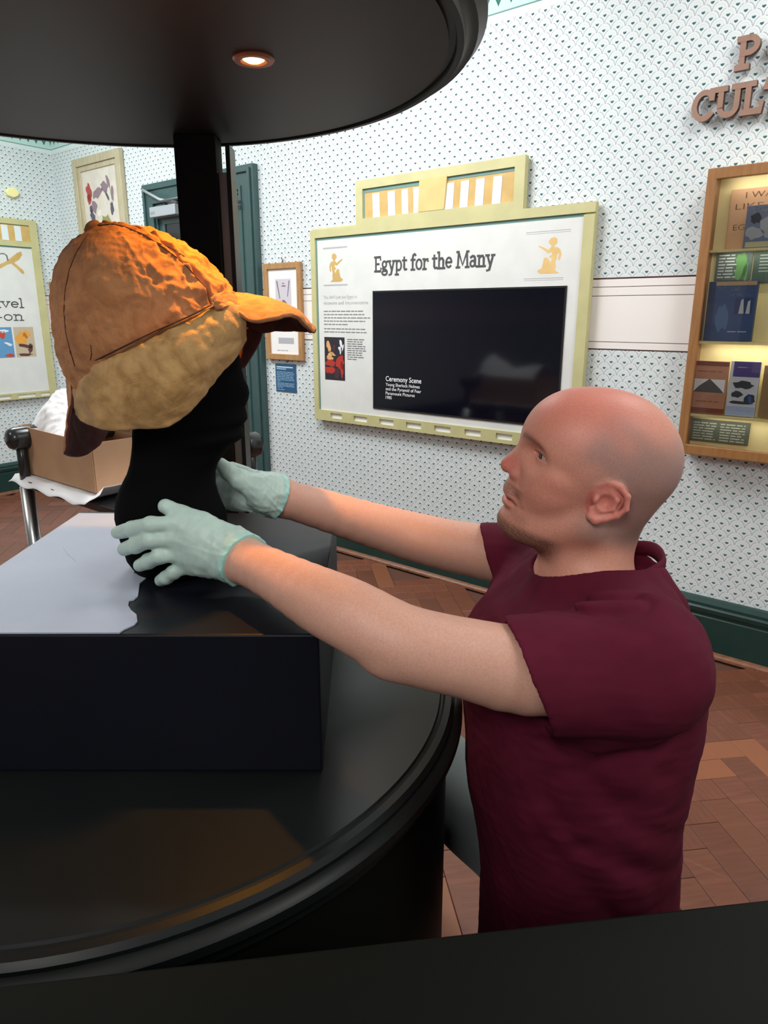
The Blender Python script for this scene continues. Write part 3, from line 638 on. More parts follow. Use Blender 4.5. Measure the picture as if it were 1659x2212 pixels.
bk('book', 5.037, 1.284, 5.205, 1.497, .045, .018, 'bluebook', 'blue hardback A Thousand Miles standing on the middle shelf', 'book', [S_('A THOUSAND MILES', 5.055, 1.462, .135, .014, (226, 224, 214)), S_('UP THE NILE', 5.115, 1.445, .07, .009, (210, 212, 214)), Y_('spine_band', [(5.037, 1.285), (5.062, 1.285), (5.062, 1.496), (5.037, 1.496)], (46, 66, 108)),
    R_('statue_picture', [(5.135, 1.38, 5.195, 1.438)], (44, 62, 112)), Y_('pale_figure', [(5.15, 1.382), (5.155, 1.43), (5.162, 1.435), (5.168, 1.382)], (200, 206, 210)), Y_('pale_figure', [(5.174, 1.382), (5.178, 1.425), (5.186, 1.43), (5.188, 1.382)], (200, 206, 210)), B_('pale_river', [(5.095, 1.37, .025, .05)], (86, 122, 168)), L_([(5.12, 1.318, 5.185)], (200, 208, 220), .003), R_('top_band', [(5.06, 1.482, 5.2, 1.495)], (196, 160, 116))])
bk('book', 5.014, 1.008, 5.141, 1.208, .045, .012, (192, 134, 104), 'terracotta paperback with a black pyramid picture on the lower shelf', 'book', [R_('dark_band', [(5.014, 1.19, 5.141, 1.207), (5.014, 1.01, 5.141, 1.03)], (122, 66, 54)), R_('white_sky', [(5.022, 1.09, 5.134, 1.14)], (236, 236, 238)), Y_('pyramid', [(5.022, 1.09), (5.134, 1.09), (5.12, 1.105), (5.078, 1.142), (5.04, 1.112)], (76, 72, 72)), L_([(5.03, 1.17, 5.12), (5.035, 1.055, 5.12)], (150, 92, 72))])
bk('book', 5.147, 1.008, 5.25, 1.212, .045, .012, (206, 212, 220), 'purple and pale grey paperback at the right of the lower shelf', 'book', [R_('purple_band', [(5.158, 1.155, 5.25, 1.211)], (76, 62, 130)), B_('black_drawing', [(5.2, 1.125, .035, .014), (5.18, 1.09, .02, .012), (5.225, 1.075, .02, .016), (5.2, 1.06, .04, .006)], (58, 60, 66)), B_('blue_patch', [(5.222, 1.075, .012, .014)], (96, 130, 200)), R_('pale_band', [(5.15, 1.01, 5.248, 1.045)], (168, 186, 220)), L_([(5.17, 1.19, 5.22), (5.165, 1.03, 5.235)], (200, 200, 220), .003)])
bk('text_card', 5.018, .895, 5.236, .982, .022, .004, (92, 100, 84), 'dark green two-column text card at the bottom of the wall case', 'text card', [L_([(5.03, .968 - .0105 * i, 5.115) for i in range(7)] + [(5.13, .968 - .0105 * i, 5.22) for i in range(7)], (184, 188, 170), .004)])
bk('book', 5.262, 1.012, 5.36, 1.20, .045, .012, (150, 120, 80), 'tan paperback behind the right edge of the case frame', 'book')

# ---------------------------------------------------------------- round showcase: drum, pole, canopy
DC = np.array([-.40, .985, 0]); DT = CH - .545
sc = empty('round_showcase', (DC[0], DC[1], 0), 'black round showcase with drum base, rear pole and overhead disc canopy', 'showcase')
K_ = [lathe('drum_base', [(.498, .02), (.498, DT - .07)], DC, M['ledge'], cap=True),
      lathe('drum_top', [(.0, DT), (.486, DT), (.488, DT - .003), (.491, DT - .004), (.494, DT - .001), (.503, DT - .002), (.508, DT - .008), (.508, DT - .013), (.514, DT - .015), (.520, DT - .021), (.520, DT - .032), (.512, DT - .040), (.508, DT - .044), (.508, DT - .055), (.502, DT - .062), (.498, DT - .07), (0, DT - .07)], DC, M['black']),
      lathe('foot_ring', [(.498, .02), (.515, .02), (.515, .07), (.505, .085), (.498, .09)], DC, M['black']), lathe('plinth_foot', [(.49, 0), (.49, .02)], DC, M['blackmatte'], cap=True)]
CB = CH + .308
K_ += [lathe('canopy_disc', [(0, CB), (.478, CB), (.478, CB + .16), (0, CB + .16)], DC, M['blackcanopy']),
       lathe('canopy_rim', [(.478, CB + .004), (.486, CB + .004), (.488, CB - .002), (.496, CB - .002), (.498, CB + .004), (.504, CB + .008), (.512, CB + .008), (.516, CB + .014), (.522, CB + .02), (.522, CB + .17), (.478, CB + .17)], DC, M['black'])]
pole = boxm('pole', (-.338, 1.41, (CB + DT) / 2), (.074, .055, CB - DT), M['blackmatte'], bev=.002); K_.append(pole)
K_.append(boxm('pole_strip', (-.293, 1.412, (CB + DT) / 2 - .02), (.014, .03, CB - DT - .08), M['greymetal']))
K_.append(boxm('pole_edge', (-.281, 1.415, (CB + DT) / 2 - .005), (.008, .05, CB - DT - .02), M['black'], bev=.001))
adopt(sc, *K_)
DLp = U(548, 132, 1.0); DLp[2] = CB
ring = lathe('downlight', [(.014, -.0015), (.0165, -.004), (.024, -.004), (.026, -.0015), (.026, 0), (.014, 0)], DLp, M['steel'], n=40)
lens = lathe('lens', [(0, -.0035), (.009, -.004), (.0135, -.0015), (.0135, .0)], DLp, M['glow'], n=24)
adopt(sc, ring); lens.parent = ring
sp = bpy.data.lights.new('showcase_downlight', 'SPOT'); sp.energy = 22; sp.color = (1, .41, .035); sp.spot_size = math.radians(84); sp.spot_blend = 1.0; sp.shadow_soft_size = .012
so = bpy.data.objects.new('showcase_downlight', sp); COL.objects.link(so); so.location = (DLp[0], DLp[1], CB - .012)
so.rotation_euler = (Vector((-.235, 1.0, 1.35)) - Vector(so.location)).to_track_quat('-Z', 'Y').to_euler()

# square plinth on the drum, thin pale grey patch on its top
pt = CH - .36
c4 = [U(690, 1371, 1)[:2] * 0 + np.array([-.076, .752]), np.array([-.090, 1.27]), np.array([-.573, 1.285]), np.array([-.568, .752])]
vs, fs = prism([(*c, DT) for c in c4], (0, 0, 1), pt - DT)
pl = bevel(fixn(raw('square_plinth', vs, fs, M['plinth'])), .0025); tag(pl, 'black square plinth standing on top of the round drum', 'plinth')
edge = [(0, 1221), (180, 1110), (330, 1110), (330, 1240), (302, 1262), (298, 1290), (290, 1297), (279, 1300), (277, 1310), (283, 1320), (295, 1330), (297, 1344), (290, 1352), (268, 1362), (258, 1369)]
pts = []
for x, y in edge[3:]:
    r = ray(x, y); t = (pt - CH) / r[2]; pts.append((r[0] * t, max(r[1] * t, .7535)))
pts = [(-.566, .7535), (-.571, 1.268), (-.36, 1.262), (-.36, .95)] + pts
vs, fs = prism([(a, b, pt) for a, b in pts], (0, 0, 1), .0018)
gbd = fixn(raw('grey_patch', vs, fs, M['board'])); tag(gbd, 'pale grey patch on the left half of the square plinth', 'board')
arc = [U(142 + 26 * t * t - 4 * t, 1172 + 40 * t, 1.0) for t in np.linspace(0, 1, 9)]
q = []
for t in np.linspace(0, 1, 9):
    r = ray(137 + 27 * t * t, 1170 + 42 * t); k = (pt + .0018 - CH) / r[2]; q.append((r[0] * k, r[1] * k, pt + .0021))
tube('highlight_arc', q, [.0002, .0005, .0008, .0009, .0008, .0007, .0005, .0003, .0002], pigment(206, 208, 222), gbd, n=6)  # curved highlight painted on as a thin pale line

# ledge in the foreground
la, lbp = np.array([-.297, .4255]), np.array([.341, .509]); dd = (lbp - la) / np.linalg.norm(lbp - la); pn = np.array([dd[1], -dd[0]])
lv = CH - .5; A0 = la - dd * .02 - dd * .0; q = [la - dd * .28, lbp + dd * .5, lbp + dd * .5 + pn * .36, la - dd * .28 + pn * .36]
ld = empty('foreground_counter', (*((q[0] + q[2]) / 2), 0), 'near-black counter edge crossing the bottom of the view', 'counter')
vs, fs = prism([(*c, lv - .035) for c in q], (0, 0, 1), .035); top = bevel(fixn(raw('counter_top', vs, fs, M['ledge'] if 'ledge' in M else M['black'])), .003)
qi = [q[0] + dd * .03 - pn * -.03, q[1] - dd * .03 + pn * .03, q[2] - dd * .03 - pn * .03, q[3] + dd * .03 - pn * .03]
vs, fs = prism([(*c, 0) for c in qi], (0, 0, 1), lv - .035); body = fixn(raw('counter_body', vs, fs, M['blackmatte']))
adopt(ld, top, body)

# ---------------------------------------------------------------- trolley with cardboard box and tissue
ta = np.array([-1.42, 2.67]); t1 = np.array([.767, -.64]); t2 = np.array([.64, .767]); TZ = .765
tr = empty('trolley', (*(ta + t1 * .41 + t2 * .25), 0), 'black-topped trolley with chrome legs and padded corner handles', 'trolley')
sq = [ta, ta + t1 * .84, ta + t1 * .84 + t2 * .5, ta + t2 * .5]
vs, fs = prism([(*c, TZ - .03) for c in sq], (0, 0, 1), .03); K_ = [bevel(fixn(raw('top_shelf', vs, fs, M['blackplastic'])), .004)]
sq2 = [c + (np.mean(sq, axis=0) - c) * .06 for c in sq]
vs, fs = prism([(*c, .22) for c in sq2], (0, 0, 1), .02); K_.append(bevel(fixn(raw('lower_shelf', vs, fs, M['blackplastic'])), .003))
for c in sq2:
    K_.append(tube('leg', [(*c, .0), (*c, TZ - .03)], .026, M['chrome'], n=20))
for c in (sq2[0], sq2[2], sq2[3]):
    K_.append(tube('handle_post', [(*c, TZ - .03), (*c, .93)], .02, M['blackplastic'], n=14))
for k, (a, b) in enumerate(((sq2[0], sq2[3]), (sq2[2] - t2 * .035, sq2[2] + t2 * .03))):
    d_ = (b - a) / np.linalg.norm(b - a); a_, b_ = (a - d_ * .05, b + d_ * .05) if k == 0 else (a, b)
    pp = [(*(a_ + (b_ - a_) * t), .925) for t in (0, .015, .05, .2, .8, .95, .985, 1)]
    K_.append(tube('padded_handle', pp, [.02, .036, .044, .046, .046, .044, .036, .02], M['blackplastic'], n=20))
adopt(tr, *K_)
ba = np.array([-1.415, 2.72]); bl, bw, bh = .545, .34, .185; bz = TZ + .017
def bq(s, t): return ba + t1 * s + t2 * t
cbx = empty('cardboard_box', (*bq(bl / 2, bw / 2), bz), 'open brown cardboard box on the trolley behind the hat', 'box')
def wallp(nm, a, b, h0, h1):
    n_ = np.array([(b - a)[1], -(b - a)[0]]) / np.linalg.norm(b - a) * .004
    vs, fs = prism([(*a, bz), (*b, bz), (*b, bz + h1), (*a, bz + h0)], (*n_, 0), 1.); return fixn(raw(nm, vs, fs, M['cardboard']))
adopt(cbx, wallp('front_side', bq(0, 0), bq(bl, 0), bh, bh - .01), wallp('end_side', bq(bl, .0), bq(bl, bw), bh - .01, bh - .01), wallp('back_side', bq(bl, bw), bq(0, bw), bh - .01, bh), wallp('end_side', bq(0, bw), bq(0, 0), bh, bh),
      fixn(raw('bottom', *prism([(*bq(0, 0), bz), (*bq(bl, 0), bz), (*bq(bl, bw), bz), (*bq(0, bw), bz)], (0, 0, 1), .004), M['cardboard'])))
def crumple(name, fn, nu, nv, amp, label, seed=0, cat='tissue'):
    r = np.random.default_rng(seed); W = r.normal(0, 1, (14, 2)) * np.array([15, 15]); ph = r.random((14, 3)) * 6.28
    V = []
    for i in range(nu + 1):
        for j in range(nv + 1):
            u, v = i / nu, j / nv; p = np.array(fn(u, v), float)
            for a in range(3):
                p[a] += amp * sum(1 - 2 * abs(math.sin(W[k, 0] * u + W[k, 1] * v + ph[k, a])) for k in range(14)) / 6.
            V.append(p)
    Fs = [(i * (nv + 1) + j, (i + 1) * (nv + 1) + j, (i + 1) * (nv + 1) + j + 1, i * (nv + 1) + j + 1) for i in range(nu) for j in range(nv)]
    o = raw(name, V, Fs, M['tissue'], smooth=True); s = o.modifiers.new('thick', 'SOLIDIFY'); s.thickness = .0012
    return tag(o, label, cat, 'white tissue paper on the trolley')
def f1(u, v):
    b = bq(.03 + u * (bl - .08), .03 + v * (bw - .06)); arch = math.sin(math.pi * min(1, v * 1.05)) ** .7
    z = bz + .145 + .06 * arch + .03 * u * arch + max(0, .11 * (1 - abs(u - .1) * 2.6)) * arch + .03 * u
    return (*b, z)
crumple('tissue_paper', f1, 64, 48, .010, 'white crumpled tissue paper heaped in the open cardboard box', 3)
def f2(u, v):
    b = bq(-.02 + u * (bl + .13), -.062 + v * (bw + .11)); e = min(u * 1.0, 1 - u, v, 1 - v); z = TZ + .012 + (.0 if e > .03 else -.0)
    if v < .06: z = TZ - .012 + .006 * math.sin(u * 23) + .2 * v
    return (*b, z + (.05 * max(0, u - .88) / .12 + .0))
crumple('tissue_sheet', f2, 60, 28, .0022, 'white tissue sheet spread under the cardboard box on the trolley', 5, 'tissue')
def f3(u, v):
    b = ta + t1 * (.74 + .1 * u) + t2 * (.38 + .1 * v); return (*b, TZ + .03 + .10 * math.sin(math.pi * u) * (.4 + .6 * v))
crumple('tissue_paper', f3, 24, 24, .012, 'small white tissue tuft at the far end of the trolley beside the gloved hand', 9)
# ---------------------------------------------------------------- implicit surfaces
f32 = np.float32
def smin(a, b, k):
    h = np.maximum(k - np.abs(a - b), 0) / k; return np.minimum(a, b) - h * h * k * .25
def smax(a, b, k): return -smin(-a, -b, k)
def cone(p, a, b, r1, r2):
    a = np.asarray(a, f32); b = np.asarray(b, f32); ab = b - a
    t = np.clip(((p - a) @ ab) / (ab @ ab), 0, 1)
    return np.linalg.norm(p - a - t[:, None] * ab, axis=1) - (r1 + (r2 - r1) * t)
def ell(p, c, r, rot=None):
    q = p - np.asarray(c, f32)
    if rot is not None: q = q @ rot
    r = np.asarray(r, f32); k0 = np.linalg.norm(q / r, axis=1); k1 = np.linalg.norm(q / (r * r), axis=1) + 1e-9
    return k0 * (k0 - 1) / k1
def chain(p, pts, rs, k=.01):
    d = None
    for i in range(len(pts) - 1):
        e = cone(p, pts[i], pts[i + 1], rs[i], rs[i + 1]); d = e if d is None else (np.minimum(d, e) if k == 0 else smin(d, e, k))
    return d
def surface(fn, lo, hi, h, fine=None, hf=None):
    """mesh of fn = 0 on a grid of step h, with a finer step hf inside the slabs 'fine' of each axis"""
    lo = np.array(lo, f32); B = 8; Hh = h * B; AX = []
    for a in range(3):
        x = float(lo[a]); xs = [x]
        while x < hi[a] or (len(xs) - 1) % B:
            x += hf if fine is not None and fine[0][a] < x < fine[1][a] else h; xs.append(x)
        AX.append(np.array(xs))
    n = np.array([(len(a) - 1) // B for a in AX])
    def pos(c): return np.stack([np.interp(c[..., a], np.arange(len(AX[a])), AX[a]) for a in range(3)], -1)
    gi = np.stack(np.meshgrid(*[np.arange(k) for k in n], indexing='ij'), -1).reshape(-1, 3)
    cen = pos((gi + .5) * B).astype(f32)
    half = np.linalg.norm(pos((gi + 1.) * B) - pos(gi * float(B)), axis=1) / 2
    d = np.concatenate([fn(cen[i:i + 60000]) for i in range(0, len(cen), 60000)])
    gi = gi[np.abs(d) < half * 1.35 + .002]
    loc = np.stack(np.meshgrid(*[np.arange(9)] * 3, indexing='ij'), -1).reshape(-1, 3)
    NN = (n * B + 1).astype(np.int64); ids_, P_, EX = [], [], []
    for s in range(0, len(gi), 250):
        g = gi[s:s + 250] * B; idx = g[:, None] + loc[None]
        ir = idx.reshape(-1, 3); pts = np.stack([AX[a][ir[:, a]] for a in range(3)], -1).astype(f32)
        v = fn(pts).reshape(-1, 9, 9, 9)
        sg = v < 0
        c8_ = np.stack([sg[:, a:a + 8, b:b + 8, c:c + 8] for a in (0, 1) for b in (0, 1) for c in (0, 1)], -1).sum(-1)
        act = (c8_ > 0) & (c8_ < 8)
        bi, ci, cj, ck = np.nonzero(act)
        if not len(bi): continue
        V8 = {(a, b, c): v[bi, ci + a, cj + b, ck + c] for a in (0, 1) for b in (0, 1) for c in (0, 1)}
        acc = np.zeros((len(bi), 3)); cnt = np.zeros(len(bi))
        for ax in range(3):
            for o1 in (0, 1):
                for o2 in (0, 1):
                    k0 = [0, 0, 0]; oth = [q for q in range(3) if q != ax]; k0[oth[0]] = o1; k0[oth[1]] = o2; k1 = list(k0); k1[ax] = 1
                    va, vb = V8[tuple(k0)], V8[tuple(k1)]; cr_ = (va < 0) != (vb < 0)
                    t = np.where(cr_, va / np.where(va == vb, 1, va - vb), 0); e = np.tile(np.array(k0, float), (len(bi), 1)); e[:, ax] += t
                    acc += e * cr_[:, None]; cnt += cr_
        cell = g[bi] + np.stack([ci, cj, ck], -1)
        P_.append(pos(cell + acc / cnt[:, None]))
        ids_.append((cell[:, 0] * NN[1] + cell[:, 1]) * NN[2] + cell[:, 2])
        for ax in range(3):
            k1 = [0, 0, 0]; k1[ax] = 1
            va, vb = V8[(0, 0, 0)], V8[tuple(k1)]; cr_ = (va < 0) != (vb < 0)
            EX.append((ax, cell[cr_], (va < 0)[cr_]))
    ids = np.concatenate(ids_); P_ = np.concatenate(P_); o = np.argsort(ids); ids, P_ = ids[o], P_[o]
    def look(c):
        k = (c[:, 0] * NN[1] + c[:, 1]) * NN[2] + c[:, 2]; j = np.searchsorted(ids, k); j = np.minimum(j, len(ids) - 1); return j, ids[j] == k
    Q = []
    for ax, c, neg in EX:
        a, b = [(1, 2), (2, 0), (0, 1)][ax]; da = np.zeros(3, int); da[a] = 1; db = np.zeros(3, int); db[b] = 1
        js = [look(c), look(c - da), look(c - da - db), look(c - db)]
        ok = js[0][1] & js[1][1] & js[2][1] & js[3][1]; q = np.stack([x[0] for x in js], -1)
        q[~neg] = q[~neg][:, ::-1]; Q.append(q[ok])
    return P_, np.concatenate(Q)
def npmesh(name, V, Q, m, parent=None, smooth=True):
    me = bpy.data.meshes.new(name); me.vertices.add(len(V)); me.vertices.foreach_set('co', np.asarray(V, f32).ravel())
    k = Q.shape[1]; me.loops.add(len(Q) * k); me.loops.foreach_set('vertex_index', Q.ravel().astype(np.int32))
    me.polygons.add(len(Q)); me.polygons.foreach_set('loop_start', np.arange(0, len(Q) * k, k, dtype=np.int32))
    me.update(calc_edges=True); me.validate()
    return link(name, me, m, parent, smooth)
def relax(V, Q, it=2, lam=.5):
    for _ in range(it):
        acc = np.zeros_like(V); cnt = np.zeros(len(V))
        for i in range(4):
            a, b = Q[:, i], Q[:, (i + 1) % 4]; np.add.at(acc, a, V[b]); np.add.at(acc, b, V[a]); np.add.at(cnt, a, 1); np.add.at(cnt, b, 1)
        V = V + lam * (acc / np.maximum(cnt, 1)[:, None] - V)
    return V
def sines(p, freq, n, seed, ridge=False):
    r = np.random.default_rng(seed); s = 0
    for k in range(n):
        w = r.normal(0, 1, 3); w = w / np.linalg.norm(w) * freq * r.uniform(.6, 1.6); q = p @ w.astype(f32) + r.random() * 6.28
        q = q + 1.2 * np.sin(p @ (np.roll(w, 1) * .7).astype(f32) + k)
        s = s + ((1 - 2 * np.abs(np.sin(q))) if ridge else np.sin(q))
    return s / math.sqrt(n)
def col_attr(o, C):
    at = o.data.color_attributes.new('tint', 'FLOAT_COLOR', 'POINT'); A4 = np.ones((len(C), 4), f32); A4[:, :3] = C; at.data.foreach_set('color', A4.ravel())

# ---------------------------------------------------------------- the man: measured joints
def pose(yaw, pit, rol):
    f = np.array([-math.cos(yaw) * math.cos(pit), math.sin(yaw) * math.cos(pit), math.sin(pit)])
    l0 = np.array([-math.sin(yaw), -math.cos(yaw), 0.]); u0 = np.cross(f, l0)
    return f, l0 * math.cos(rol) + u0 * math.sin(rol), -l0 * math.sin(rol) + u0 * math.cos(rol)
HP = np.array([.2694, .884, 1.178]); hf, hl, hu = pose(.10, .28, -.12); HR = np.stack([hf, hl, hu], 1).astype(f32)
def tohead(p): return (p - HP.astype(f32)) @ HR
def HW(a, b, c): return HP + hf * a + hl * b + hu * c
EYE = (.0690, .0335, .018)
_o = math.radians(36); ORB = np.array([[math.cos(_o), -math.sin(_o), 0], [math.sin(_o), math.cos(_o), 0], [0, 0, 1]], f32)
EARP = [(.010, .004), (.0115, .013), (.001, .0205), (-.013, .0205), (-.025, .013), (-.029, -.002), (-.023, -.014), (-.013, -.0225), (-.003, -.0285), (.004, -.026), (.007, -.017)]
def earp(a, c): return (a, .071 + max(0, .010 - a) * .30, c)
def head_sdf(p):
    q = tohead(p); s = q.copy(); s[:, 1] = np.abs(s[:, 1])
    d = ell(q, (.000, 0, .032), (.099, .077, .083))
    d = smin(d, ell(q, (.050, 0, .038), (.050, .054, .052)), .03)
    d = smin(d, ell(q, (.044, 0, -.035), (.050, .053, .062)), .03)
    d = smin(d, ell(s, (.052, .036, -.018), (.026, .024, .026)), .02)
    d = smin(d, ell(s, (.048, .046, .000), (.021, .017, .010)), .015)            # cheekbone
    d = smin(d, ell(q, (.034, 0, -.086), (.046, .043, .026)), .025)
    d = smin(d, cone(s, (-.002, .050, -.048), (.070, .016, -.090), .019, .015), .02)
    d = smin(d, ell(q, (.080, 0, -.088), (.0185, .024, .0175)), .014)
    d = smin(d, cone(s, (.0855, .008, .034), (.0640, .046, .0335), .0090, .0065), .012)           # brow
    d = smin(d, cone(q, (-.028, 0, -.035), (-.036, 0, -.165), .053, .060), .03)
    # orbit, lids
    d = smax(d, -ell(s, (.0925, .0415, .0135), (.0150, .0230, .0135), ORB), .012)
    lid = np.linalg.norm(s - np.array(EYE, f32), axis=1) - .0140
    lid = smin(lid, ell(s, (.0745, .037, .0268), (.0065, .0150, .0034), ORB), .004)
    slit = ell(s, (.0795, .0385, .0176), (.0095, .0150, .0036), ORB)
    d = smin(d, lid, .006); d = smax(d, -slit, .0012)
    # nose
    d = smin(d, cone(q, (.088, 0, .024), (.1075, 0, -.0165), .0078, .0108), .009)
    d = smin(d, cone(s, (.094, .006, .0), (.097, .012, -.021), .009, .0082), .008)
    d = smax(d, -ell(s, (.1055, .0062, -.0292), (.0055, .0032, .0035)), .003)
    d = smin(d, ell(s, (.090, .006, -.030), (.010, .010, .008)), .006)
    # lips
    d = smin(d, ell(q, (.0915, 0, -.045), (.0130, .024, .0110)), .010)
    d = smin(d, ell(q, (.0925, 0, -.0508), (.0100, .020, .0042)), .005)
    d = smin(d, ell(q, (.0890, 0, -.0635), (.0120, .0195, .0068)), .006)
    mg = np.abs(s[:, 1]); m_ = np.stack([q[:, 0] + mg * mg * 12, q[:, 2] + .0557 + mg * .10], 1)
    gro = np.sqrt(np.minimum(0, (m_[:, 0] - .094)) ** 2 + m_[:, 1] ** 2) - .0011
    gro = np.maximum(gro, mg - .0255); d = smax(d, -gro, .0025)
    d = smax(d, -cone(s, (.101, .017, -.036), (.083, .034, -.060), .0018, .0022), .009)   # fold beside the mouth
    # ear
    e = smin(ell(s, (-.009, .0735, -.002), (.0165, .0052, .0235)), chain(s, [earp(*x) for x in EARP], [.0030, .0033, .0035, .0036, .0036, .0034, .0035, .0040, .0058, .0052, .003], .002), .005)
    e = smin(e, chain(s, [earp(-.006, .013), earp(-.0165, .004), earp(-.0155, -.008), earp(-.006, -.0145)], [.002, .0028, .0028, .0022], .003), .004)
    e = smax(e, -ell(s, (-.0035, .0815, -.003), (.0095, .0095, .0100)), .003)
    e = smin(e, ell(s, (.0065, .0735, -.004), (.0035, .0048, .0055)), .003)
    d = smin(d, e, .005)
    return d
SN = np.array([.285, .715, 1.0]); SFa = np.array([.262, 1.035, 1.0])
NARM = [SN, U(1140, 1447, .700), U(1010, 1422, .695), U(930, 1405, .692), U(860, 1384, .692), U(760, 1330, .712), U(690, 1296, .745), U(610, 1252, .80), U(530, 1211, .865)]
def dense(P, R_, k=5):
    P = [np.array(x, float) for x in P]; P = [2 * P[0] - P[1]] + P + [2 * P[-1] - P[-2]]; R_ = [R_[0]] + list(R_) + [R_[-1]]; a, b = [], []
    for i in range(1, len(P) - 2):
        for s_ in range(k):
            t = s_ / k; f = lambda q: .5 * (2 * q[i] + (q[i + 1] - q[i - 1]) * t + (2 * q[i - 1] - 5 * q[i] + 4 * q[i + 1] - q[i + 2]) * t * t + (-q[i - 1] + 3 * q[i] - 3 * q[i + 1] + q[i + 2]) * t ** 3)
            a.append(f(P)); b.append(f(R_))
    return a + [P[-2]], b + [R_[-2]]
NR = [.055, .0485, .0425, .0410, .0400, .0385, .0365, .0315, .0290]
FARM = [SFa, U(1050, 1193, 1.07), U(970, 1178, 1.09), U(880, 1156, 1.11), U(780, 1127, 1.10), U(680, 1096, 1.075), U(605, 1074, 1.05)]
FR_ = [.050, .0430, .0415, .0395, .0350, .0310, .0280]
NAD, FAD = dense(NARM, NR, 3), dense(FARM, FR_, 3)
# fingers: (pixel x, y, depth) per joint, radii
NH = {'wrist': U(530, 1211, .865), 'mc': [(385, 1131, .880), (376, 1164, .876), (383, 1195, .878), (403, 1221, .884)],
      'fi': [[(385, 1131, .880), (326, 1134, .870), (284, 1143, .893), (254, 1150, .925)], [(376, 1164, .876), (325, 1166, .868), (292, 1178, .890), (268, 1187, .915)],
             [(383, 1195, .878), (346, 1201, .870), (321, 1213, .885), (303, 1221, .905)], [(403, 1221, .884), (376, 1235, .880), (359, 1247, .887), (347, 1254, .898)]],
      'th': [(505, 1170, .872), (440, 1132, .884), (390, 1112, .893), (358, 1094, .895)]}
FH = {'wrist': U(605, 1074, 1.05), 'mc': [(500, 1016, 1.070), (492, 1040, 1.075), (492, 1063, 1.075), (502, 1085, 1.07)],
      'fi': [[(500, 1016, 1.070), (455, 1014, 1.085), (420, 1020, 1.082), (395, 1028, 1.072)], [(492, 1040, 1.075), (445, 1040, 1.09), (408, 1046, 1.087), (382, 1052, 1.075)],
             [(492, 1063, 1.075), (448, 1066, 1.092), (414, 1072, 1.09), (390, 1078, 1.078)], [(502, 1085, 1.07), (465, 1090, 1.085), (438, 1094, 1.085), (418, 1097, 1.078)]],
      'th': [(560, 1058, 1.035), (518, 1036, 1.03), (492, 1018, 1.028), (478, 1004, 1.03)]}
RF_ = [.0094, .0087, .0080, .0068]
def hand_sdf(p, Hd, g=0.):
    W_ = Hd['wrist']; d = None
    for i, m in enumerate(Hd['mc']):
        w = W_ + (U(*Hd['mc'][0]) - U(*Hd['mc'][3])) * (.10 - .07 * i); e = cone(p, w, U(*m), .0215, .0118 if i < 3 else .0112)
        d = e if d is None else smin(d, e, .012)
    th = [U(*x) for x in Hd['th']]; d = smin(d, chain(p, th, [.0170, .0128, .0098, .0080], .006), .014)
    for i, fi in enumerate(Hd['fi']):
        s = (.96, 1., .97, .86)[i]; d = smin(d, chain(p, [U(*x) for x in fi], [r * s for r in RF_], .004), .0045)
    return d - g
def bbox_apply(p, lo, hi, fn, far=.04):
    m = np.all((p > lo) & (p < hi), axis=1); d = np.full(len(p), far, f32)
    # conservative distance outside the box
    dd = np.maximum(np.maximum(lo - p, p - hi), 0); d = (np.linalg.norm(dd, axis=1) + far).astype(f32)
    if m.any(): d[m] = fn(p[m])
    return d
def A_(*x): return np.array(x, f32)
HIPN, HIPF = np.array([.285, .80, .49]), np.array([.285, .97, .49])
LEGS = [[HIPN, np.array([.085, .60, .50]), np.array([.17, .62, .12]), np.array([.15, .62, .07])], [HIPF, np.array([.09, 1.31, .455]), np.array([.03, 1.43, .12]), np.array([.03, 1.45, .07])]]
def body_sdf(p):
    d = bbox_apply(p, A_(.08, .72, .98), A_(.45, 1.05, 1.36), head_sdf)
    t = smin(cone(p, (.272, .885, 1.02), (.275, .79, .995), .03, .03), cone(p, (.27, .885, 1.02), (.268, .97, 1.00), .03, .03), .04)
    t = smin(t, ell(p, (.275, .875, .86), (.115, .14, .20)), .06); t = smin(t, ell(p, (.285, .88, .60), (.105, .14, .16)), .08)
    d = smin(d, t, .03)
    def arms(q):
        a = chain(q, *NAD, .004); b = chain(q, *FAD, .004); return np.minimum(a, b)
    a = arms(p)
    a = smin(a, ell(p, U(845, 1418, .69), (.030, .028, .022)), .012)
    d = smin(d, a, .03)
    hn = bbox_apply(p, A_(-.45, .80, .98), A_(-.12, 1.0, 1.20), lambda q: hand_sdf(q, NH)); hb = bbox_apply(p, A_(-.42, .98, .98), A_(-.10, 1.16, 1.24), lambda q: hand_sdf(q, FH))
    d = smin(d, np.minimum(hn, hb), .012)
    for L_ in LEGS: d = smin(d, chain(p, L_, [.075, .048, .035, .03], .02), .03)
    return d
import time; T0_ = time.time()
V, Q = surface(body_sdf, (-.46, .52, .02), (.46, 1.46, 1.34), .0027, ((.125, .785, 1.045), (.39, .90, 1.30)), .0012)
V = relax(V.astype(float), Q, 1, .4)
print('body', len(V), time.time() - T0_)
